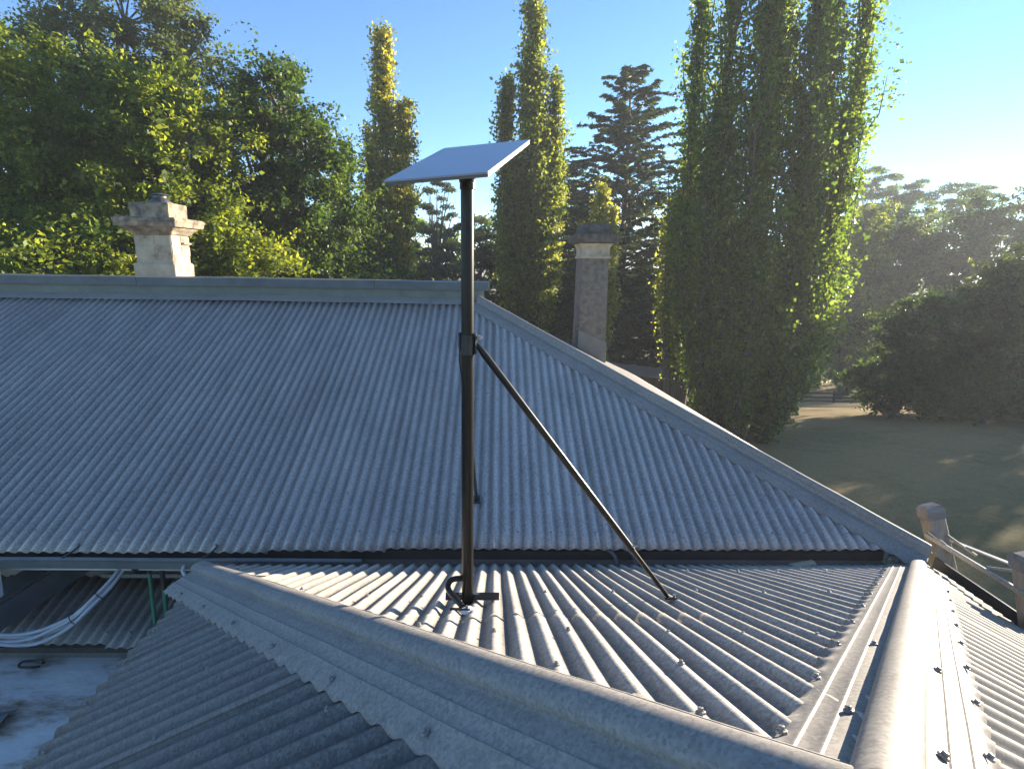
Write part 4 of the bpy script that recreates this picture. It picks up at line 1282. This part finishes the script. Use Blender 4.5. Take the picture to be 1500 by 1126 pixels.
def cedar(x, y, zt, rmax, label, seed=0, zlow=None, group=None, dens=1.0, leaf=0.16, shape=1.0, name='cedar_tree'):
    """tiered conifer: long level limbs, drooping tips, flat sprays of needles"""
    rs = np.random.default_rng(seed)
    e = tree_root(name, x, y, label, group)
    zb_ = e.location.z
    zlow = zb_ + 2.5 if zlow is None else zlow
    limbs = [([Vector((x, y, zb_)), Vector((x + 0.05, y, (zb_ + zt) / 2)), Vector((x, y, zt))], [0.38, 0.24, 0.03])]
    P, A, T = [], [], []
    z = zlow
    while z < zt - 0.15:
        f = (zt - z) / (zt - zlow)
        L0 = rmax * min(1.0, (f ** 0.62) * 1.08) * shape + 0.12
        nb = int(5 + 6 * f)
        a0 = rs.uniform(0, 6.28)
        for b_ in range(nb):
            ang = a0 + b_ * 6.283 / nb + rs.normal(0, 0.22)
            L = L0 * rs.uniform(0.45, 1.12)
            rise = rs.uniform(0.12, 0.46) * (0.6 + 0.9 * (1 - f))
            zz = z + rs.normal(0, 0.30)
            dirv = np.array([math.cos(ang), math.sin(ang)])
            ts = np.linspace(0, 1, 7)
            path = [Vector((x + dirv[0] * L * t, y + dirv[1] * L * t, zz + rise * L * t - 0.42 * L * max(0, t - 0.45) ** 1.6)) for t in ts]
            limbs.append((path, [max(0.009, 0.055 * (1 - 0.9 * t) * (0.4 + 0.7 * f)) for t in ts]))
            # sprays along the limb
            nsp = int(L * 9 * dens) + 4
            for s_ in range(nsp):
                t = rs.uniform(0.18, 1.0)
                i = min(int(t * 6), 5)
                p = path[i].lerp(path[i + 1], t * 6 - i)
                sd = rs.choice((-1, 1))
                sl_ = (0.30 + 0.38 * (1 - t)) * rs.uniform(0.5, 1.2) * (0.55 + 0.55 * f)
                a2 = ang + sd * rs.uniform(0.5, 1.25)
                k_ = int(17 * dens * rs.uniform(0.6, 1.4))
                u = rs.uniform(0, 1, k_)
                q = np.stack([p.x + math.cos(a2) * sl_ * u, p.y + math.sin(a2) * sl_ * u, p.z + 0.03 - 0.30 * sl_ * u ** 2], 1)
                q += rs.normal(size=(k_, 3)) * np.array([0.05, 0.05, 0.028])
                P.append(q)
                A.append(np.tile([math.cos(a2), math.sin(a2), -0.25], (k_, 1)))
                T.append(np.full(k_, rs.normal(0.4, 0.18)))
        z += rs.uniform(0.34, 0.58) * (0.6 + 0.5 * f)
    P = np.concatenate(P); A = np.concatenate(A); T = np.clip(np.concatenate(T), 0, 1)
    cr = leaf_cloud('crown', P, leaf, M['leaf_cedar'], None, aspect=0.30, tint=T, seed=seed, axis=A, flat=0.8)
    tr = limbs_obj('trunk', limbs, M['bark'], None)
    fix(e, cr, tr)
    return e

def umbrella_tree(x, y, zt, rad, label, m, bark='bark_pale', seed=0, ncl=22, per=300, leaf=0.17, group=None, name='gum_tree', open_=0.4, depth=0.35, lean=0.0):
    """bare forking limbs carrying flat-topped clumps of foliage"""
    rs = np.random.default_rng(seed)
    e = tree_root(name, x, y, label, group)
    zb_ = e.location.z
    H = zt - zb_
    zf = zb_ + H * open_
    limbs = [([Vector((x, y, zb_)), Vector((x + lean * 0.3, y, zb_ + H * 0.25)), Vector((x + lean * 0.5, y, zf))], [0.30, 0.24, 0.20])]
    P, T = [], []
    for c in range(ncl):
        ang = rs.uniform(0, 6.283)
        r = rad * math.sqrt(rs.uniform(0, 1))
        zc = zt - H * depth * rs.uniform(0, 1) ** 1.5 - 0.55 * (r / rad) ** 2 * H * depth
        ctr = Vector((x + lean + math.cos(ang) * r, y + math.sin(ang) * r, zc))
        st = Vector((x + lean * 0.5, y, zf + rs.uniform(-0.1, 0.25) * (zt - zf)))
        md_ = st.lerp(ctr, 0.5) + Vector((rs.normal(0, 0.2), rs.normal(0, 0.2), 0.2))
        limbs.append((smooth_path([st, md_, ctr], 3), [0.10, 0.09, 0.075, 0.06, 0.045, 0.03, 0.015]))
        cr_ = rad * rs.uniform(0.20, 0.34)
        k_ = int(per * rs.uniform(0.5, 1.5))
        d = rs.normal(size=(k_, 3))
        d /= np.linalg.norm(d, axis=1)[:, None]
        d *= (rs.uniform(0, 1, k_) ** 0.4)[:, None]
        d[:, 2] = np.abs(d[:, 2]) * 0.5 - 0.08
        P.append(np.array(ctr) + d * cr_ + rs.normal(size=(k_, 3)) * 0.06)
        T.append(np.full(k_, rs.normal(0.4, 0.2)))
    P = np.concatenate(P); T = np.clip(np.concatenate(T), 0, 1)
    cr = leaf_cloud('crown', P, leaf, m, None, aspect=0.4, tint=T, seed=seed, flat=0.4)
    tr = limbs_obj('trunk', limbs, M[bark], None)
    fix(e, cr, tr)
    return e

G1 = 'broadleaf trees behind the chimney'
broadleaf(-13.9, 17.0, [(0, 0, 3.9, 2.2, 2.2, 2.1), (-1.5, 0.3, 1.5, 2.4, 2.2, 2.2), (1.3, -0.4, 0.9, 1.8, 1.8, 2.0), (0, 0, -2, 2.6, 2.4, 2.0)],
          'bright green broadleaf tree at the far left edge', M['leaf_oak'], 320, 225, 0.60, 0.118, G1, 11, top_tint=0.55)
broadleaf(-15.6, 26.0, [(0.3, 0, 9.3, 2.6, 2.4, 2.6), (-2.0, 0, 7.6, 2.0, 2.0, 2.0), (2.6, 0, 7.9, 2.0, 1.8, 1.7), (0.5, 0, 5.2, 3.2, 2.6, 2.5), (0, 0, 1.0, 3.6, 3.0, 3.0)],
          'tallest olive green broadleaf tree behind the sandstone chimney, top cut by the frame', M['leaf_grey'], 430, 165, 0.72, 0.14, G1, 12, top_tint=0.35)
broadleaf(-10.0, 18.0, [(-0.6, 0, 4.0, 1.5, 1.5, 1.7), (0.9, -0.5, 3.2, 1.7, 1.6, 1.6), (-1.9, 0, 2.3, 1.8, 1.8, 1.7), (0.2, -1.0, 1.0, 2.4, 1.9, 1.7), (2.0, -0.9, 0.4, 1.7, 1.5, 1.3), (0, 0, -2.4, 3.0, 2.6, 2.0)],
          'yellow-green broadleaf tree with sunlit sprays directly behind the sandstone chimney', M['leaf_oak'], 420, 205, 0.58, 0.120, G1, 13, top_tint=0.50)
broadleaf(-7.35, 20.5, [(0.0, 0, 4.9, 1.3, 1.3, 1.6), (-1.3, 0, 4.0, 1.5, 1.4, 1.4), (0.9, -0.2, 3.3, 1.3, 1.3, 1.4), (0.9, 0, 1.4, 1.9, 1.7, 1.6), (-1.0, 0, 1.5, 2.2, 1.9, 1.8), (1.2, 0, -1.2, 2.3, 2.0, 1.8)],
          'dark green broadleaf tree between the sandstone chimney and the golden poplar', M['leaf_dark'], 350, 205, 0.58, 0.124, G1, 14, top_tint=0.45)
broadleaf(-10.6, 13.4, [(0, 0, -0.6, 1.7, 1.4, 1.3), (1.6, 0.2, -1.2, 1.6, 1.4, 1.1), (-1.7, 0, -0.4, 1.6, 1.4, 1.3), (0, 0, -3.0, 2.2, 1.8, 1.8)],
          'low leafy green tree at the left just above the ridge line', M['leaf_oak'], 190, 210, 0.50, 0.106, G1, 15, trunk_r=0.16, top_tint=0.45)
broadleaf(-6.4, 24.5, [(0, 0, -0.6, 2.4, 2.0, 1.9), (-2.4, 0, 0.2, 2.4, 2.0, 2.0), (-5.0, 1, 1.2, 2.6, 2.2, 2.4), (1.8, 0, -1.8, 2.0, 1.8, 1.8)],
          'deep shaded dark shrubby tree low behind the ridge left of the golden poplar', M['leaf_dark'], 300, 105, 0.6, 0.17, G1, 16, top_tint=0.2)
broadleaf(-17.5, 24.0, [(0, 0, 5.0, 3.0, 2.6, 3.0), (0.5, 0, 0.5, 3.4, 3.0, 3.2)],
          'dark leafy tree behind the bright tree at the far left edge', M['leaf_dark'], 260, 95, 0.7, 0.19, G1, 17, top_tint=0.35)

G2 = 'upright poplars behind the main roof'
poplar(-5.75, 30.0, [(0.1, 0, -3.0, 10.5, 0.95), (0.95, 0.2, -3.0, 7.2, 0.68), (-0.85, 0.2, -4.0, 6.1, 0.60), (0.5, -0.4, -5, 3.4, 1.15)],
       'tall slender golden yellow poplar left of the antenna', M['leaf_gold'], 0.145, 240, G2, 21, spread=0.26, tint=0.45)
poplar(-7.3, 29.0, [(0.0, 0, -4.0, 5.0, 0.55), (-0.55, 0, -4.0, 3.6, 0.5), (0.6, 0.2, -4, 2.6, 0.6)],
       'shorter green poplar at the left foot of the golden poplar', M['leaf_poplar2'], 0.14, 240, G2, 22, spread=0.25, tint=0.5)
poplar(1.45, 28.0, [(0.05, 0, -4.0, 11.9, 1.05), (-1.05, 0.2, -4.0, 7.9, 0.62), (1.15, 0.3, -4.0, 8.2, 0.62), (-0.6, -0.3, -5.0, 4.4, 0.8), (0.5, -0.3, -5, 3.8, 0.95)],
       'tall green poplar with three spires right behind the antenna', M['leaf_poplar2'], 0.14, 250, G2, 23, spread=0.27, tint=0.42)
poplar(9.05, 20.0, [(0.0, 0.3, -6, 12.0, 1.25), (-1.6, 0.0, -6, 11.2, 1.05), (1.8, 0.2, -5.6, 11.4, 1.05), (-2.5, 0.3, -5.4, 9.9, 0.75), (2.9, 0.2, -1.2, 10.2, 0.80), (0.8, -1.0, -6, 9.2, 1.1), (-1.0, -1.0, -6, 8.6, 1.1), (2.2, -0.5, -5.6, 4.8, 1.15), (-2.0, -0.4, -6, 4.6, 1.0), (1.2, -1.2, -6.2, 0.5, 1.3), (-0.8, -1.3, -6.2, 0.0, 1.3)],
       'massive dark green poplar clump filling the sky right of the grey chimney', M['leaf_poplar'], 0.120, 205, G2, 24, spread=0.26, tint=0.36, trunk_r=0.2)
poplar(7.0, 21.5, [(0.0, 0, -4.5, 3.9, 0.55), (0.55, 0.1, -4.5, 2.6, 0.5), (-0.5, 0.1, -4.5, 1.8, 0.45)],
       'slim yellow-green poplar lit at the left flank of the massive poplar clump', M['leaf_poplar2'], 0.115, 270, G2, 25, spread=0.24, tint=0.6)
poplar(4.9, 27.5, [(0.0, 0, -5, 3.2, 0.55), (0.5, 0, -5, 2.2, 0.5)],
       'small yellow-green poplar just above the grey chimney', M['leaf_poplar2'], 0.13, 230, G2, 26, spread=0.25, tint=0.75)

G3 = 'dark conifers behind the main roof'
cedar(7.7, 36.0, 11.2, 8.0, 'tall dark cedar with tiered drooping branches behind the grey chimney', 31, zlow=-6.5, group=G3, dens=0.78, leaf=0.27)
cedar(4.0, 40.0, 6.6, 6.6, 'lower dark cedar between the three-spired poplar and the tall cedar', 32, zlow=-7, group=G3, dens=0.65, leaf=0.30)
cedar(12.0, 31.0, 3.4, 6.0, 'low broad dark cedar in shade behind the massive poplar clump', 33, zlow=-7, group=G3, dens=0.5, leaf=0.30)
umbrella_tree(-4.75, 45.0, 6.2, 2.0, 'lone pine with bare trunk and flat crown seen under the antenna', M['leaf_pine'], 'bark', 34, 34, 260, 0.20, G3, 'pine_tree', 0.55, 0.34)
umbrella_tree(-2.3, 42.0, 3.4, 3.2, 'spreading dark pine just left of the mast', M['leaf_pine'], 'bark', 35, 30, 330, 0.22, G3, 'pine_tree', 0.5, 0.45)
umbrella_tree(-6.2, 44.0, 2.2, 3.2, 'low dark pine right of the golden poplar', M['leaf_pine'], 'bark', 36, 26, 330, 0.22, G3, 'pine_tree', 0.45, 0.5)
umbrella_tree(0.4, 43.0, 3.2, 3.0, 'spreading dark pine just right of the mast', M['leaf_pine'], 'bark', 37, 26, 330, 0.22, G3, 'pine_tree', 0.5, 0.45)
broadleaf(-1.5, 52.0, [(0, 0, 0.5, 5, 3, 3), (-7, 0, 0.5, 5, 3, 3), (6, 0, 1.0, 5, 3, 3.5), (-14, 0, 0, 5, 3, 3.5)], 'far dull green thicket low behind the dark pines', M['leaf_gum'], 260, 85, 1.0, 0.36, None, 38, top_tint=0.3, name='thicket')
broadleaf(12.5, 44.0, [(0, 0, -3, 5, 3, 3), (-6, 0, -3, 4, 3, 3), (6, 0, -2, 5, 3, 3.5)], 'brownish green thicket low behind the tall cedar', M['leaf_gum'], 250, 85, 1.0, 0.34, None, 39, top_tint=0.4, name='thicket')

G4 = 'trees of the wood at the right'
broadleaf(34.2, 54.0, [(0, 0, 4.2, 2.3, 2.1, 2.3), (1.1, 0, 2.0, 2.2, 2.0, 2.0), (-1.4, 0, 1.0, 2.6, 2.2, 2.4), (0, 0, -5, 3.4, 2.8, 5)], 'sunlit yellowish tree at the right foot of the massive poplar clump', M['leaf_oak'], 240, 110, 0.8, 0.27, G4, 41, top_tint=0.55)
wood = [
    (37.5, 58.0, 6.0, 4.2, 'leaf_dark', 'rounded dark tree of the wood just right of the sunlit yellowish tree'),
    (42.5, 58.0, 5.9, 4.2, 'leaf_grey', 'olive tree in the middle of the right-hand wood'),
    (48.3, 57.5, 7.4, 4.2, 'leaf_dark', 'dark tree of the wood left of the tallest right-hand one'),
    (60.0, 63.0, 11.0, 5.2, 'leaf_grey', 'tallest tree of the wood, at the right edge of the picture'),
    (38.0, 66.0, 6.4, 5.4, 'leaf_gum', 'dull grey-green tree deep in the right-hand wood'),
    (46.0, 67.0, 7.4, 5.4, 'leaf_gum', 'dull grey-green tree deep in the wood below the flat-topped gums'),
]
for i, (x, y, zt, rr, mm, lab) in enumerate(wood):
    gzz = float(gz(x, y))
    broadleaf(x, y, [(0, 0, zt - rr * 0.6, rr * 0.7, rr * 0.6, rr * 0.6), (rr * 0.5, -0.3, zt - rr * 1.3, rr * 0.8, rr * 0.7, rr * 0.8), (-rr * 0.5, 0, zt - rr * 1.4, rr * 0.8, rr * 0.7, rr * 0.8), (0, -0.5, (zt - rr * 2.0 + gzz + 1.5) / 2, rr * 1.1, rr * 0.8, (zt - rr * 1.6 - gzz) / 2)],
              lab, M[mm], 220, 95, 1.0, 0.33, G4, 50 + i, top_tint=0.4)
G5 = 'small trees along the lawn edge'
low = [
    (18.4, 25.2, 1.5, -2.9, 'leaf_dark', 'dark ragged tree on the lawn edge nearest the sunlit clearing'),
    (21.0, 26.0, 1.9, -0.6, 'leaf_dark', 'dark ragged tree on the lawn edge, second from the sunlit clearing'),
    (23.6, 25.6, 2.0, 0.7, 'leaf_grey', 'olive tree on the lawn edge, third from the sunlit clearing'),
    (26.4, 27.4, 2.2, 2.0, 'leaf_dark', 'tall dark tree on the lawn edge at the right side of the picture'),
    (21.6, 23.6, 0.9, -4.9, 'leaf_dark', 'low dark bush on the lawn in front of the ragged trees'),
]
for i, (x, y, rr, zt, mm, lab) in enumerate(low):
    g_ = float(gz(x, y))
    H_ = zt - g_
    rs_ = np.random.default_rng(600 + i)
    lumps = [(0, 0, zt - rr * 0.6, rr * 0.6, rr * 0.6, rr * 0.6)]
    nl_ = 3 + int(H_ * 0.7)
    for q in range(nl_):
        a_ = rs_.uniform(0, 6.28)
        hz_ = g_ + 0.5 + (H_ - rr) * (q + 0.3) / nl_
        lumps.append((math.cos(a_) * rr * 0.75, math.sin(a_) * rr * 0.5, hz_ + 0.3, rr * rs_.uniform(0.55, 0.9), rr * 0.7, rr * rs_.uniform(0.35, 0.55)))
    broadleaf(x, y, lumps, lab, M[mm], int(70 + 16 * H_), 105, 0.48, 0.165, G5, 70 + i, trunk_r=0.13, top_tint=0.35)
G6 = 'flat-topped gum trees on the skyline'
for i, (x, y, zt, rr, lab) in enumerate(((48.5, 76.0, 12.6, 3.7, 'flat-topped gum tree on the skyline nearest the massive poplar clump'), (52.8, 77.0, 12.4, 4.0, 'flat-topped gum tree on the skyline, second from the massive poplar clump'), (61.2, 79.0, 11.6, 5.0, 'broad flat-topped gum tree on the skyline left of the tallest wood tree'), (66.5, 80.0, 11.7, 3.7, 'small-crowned gum tree on the skyline just left of the tallest wood tree'))):
    umbrella_tree(x, y, zt, rr, lab, M['leaf_gum'], 'bark_pale', 80 + i, 34, 260, 0.30, G6, 'gum_tree', 0.6, 0.20)
# unseen trees, added past the right edge to shade the lawn
G7 = 'unseen trees added to shade the lawn'
for i, (x, y, zt, rr, lab) in enumerate(((34.0, 31.0, 1.5, 4.0, 'unseen dark tree added to shade the lawn, nearest the wood'), (37.5, 25.0, 2.0, 4.2, 'unseen dark tree added to shade the lawn, second from the wood'), (36.0, 18.0, 1.2, 4.0, 'unseen dark tree added to shade the lawn, nearest the house'))):
    g_ = float(gz(x, y))
    broadleaf(x, y, [(0, 0, zt - rr * 0.5, rr * 0.9, rr * 0.9, rr * 0.6), (1.5, 1, zt - rr * 1.2, rr, rr, rr * 0.7), (-1.5, -1, (zt - rr + g_) / 2, rr, rr, (zt - rr - g_) / 2)],
              lab, M['leaf_dark'], 200, 90, 0.9, 0.30, G7, 90 + i, top_tint=0.3)

# ------------------------------------------------------------------ paddock fence, shed
FP = [Vector((14 + i * 2.75, 44.0 + i * 0.12, 0)) for i in range(13)]
fen = empty('paddock_fence', (FP[0].x, FP[0].y, float(gz(FP[0].x, FP[0].y))))
tag(fen, 'dark timber post and rail fence along the sunlit paddock', 'fence')
for i, p in enumerate(FP):
    z = float(gz(p.x, p.y))
    kp(fen, box('post', (p.x, p.y, z + 0.45), (0.17, 0.17, 1.30), M['fence'], None, None, 0.01))
    if i + 1 < len(FP):
        q = FP[i + 1]
        zq = float(gz(q.x, q.y))
        for h in (0.28, 0.60, 0.95):
            kp(fen, beam('rail', (p.x, p.y - 0.1, z + h), (q.x, q.y - 0.1, zq + h), 0.05, 0.12, M['fence'], None, 0.004))
# brown shed and paling fence glimpsed beyond the hip
sx, sy = 7.2, 26.0
sz = float(gz(sx, sy))
shed = empty('shed', (sx, sy, sz))
tag(shed, 'low brown shed in shade beyond the hip, below the slim yellow-green poplar', 'shed')
for i in range(16):
    kp(shed, box('wall_board', (sx - 1.5 + i * 0.2, sy - 1.0, sz + 0.9), (0.19, 0.03, 2.2), M['shed'], None, None, 0.004))
kp(shed, box('wall', (sx, sy + 0.1, sz + 0.9), (3.1, 2.1, 2.15), M['shed'], None, None, 0.01))
kp(shed, box('roof', (sx, sy, sz + 2.08), (3.7, 2.8, 0.06), M['shed_roof'], None, Matrix.Rotation(R(7), 3, 'Y'), 0.01))
pf = empty('paling_fence', (9.0, 25.0, float(gz(9, 25))))
tag(pf, 'short brown paling fence beside the low shed', 'fence')
for i in range(18):
    x = 8.6 + i * 0.13
    kp(pf, box('paling', (x, 25.0, float(gz(x, 25)) + 0.65 + random.uniform(-.02, .02)), (0.10, 0.025, 1.4), M['shed'], None, None, 0.004))
kp(pf, box('fence_rail', (9.7, 25.04, float(gz(9.7, 25)) + 1.0), (2.4, 0.05, 0.09), M['shed'], None, None, 0.004))

# ------------------------------------------------------------------ thin volume added to imitate veiling lens glare
hz = box('glare_veil', (50, 420, -1.5), (1330, 990, 33), M['white'], None, None, 0)
hm = bpy.data.materials.new('thin_glare_veil')
hm.use_nodes = True
hm.node_tree.nodes.clear()
ho = hm.node_tree.nodes.new('ShaderNodeOutputMaterial')
pv = hm.node_tree.nodes.new('ShaderNodeVolumePrincipled')
pv.inputs['Color'].default_value = (0.92, 0.95, 1.0, 1)
pv.inputs['Density'].default_value = 0.0013
pv.inputs['Anisotropy'].default_value = 0.2
hm.node_tree.links.new(pv.outputs[0], ho.inputs['Volume'])
hz.data.materials[0] = hm
tag(hz, 'thin bright veil added over the paddock and wood to imitate lens glare', None, None, 'stuff')
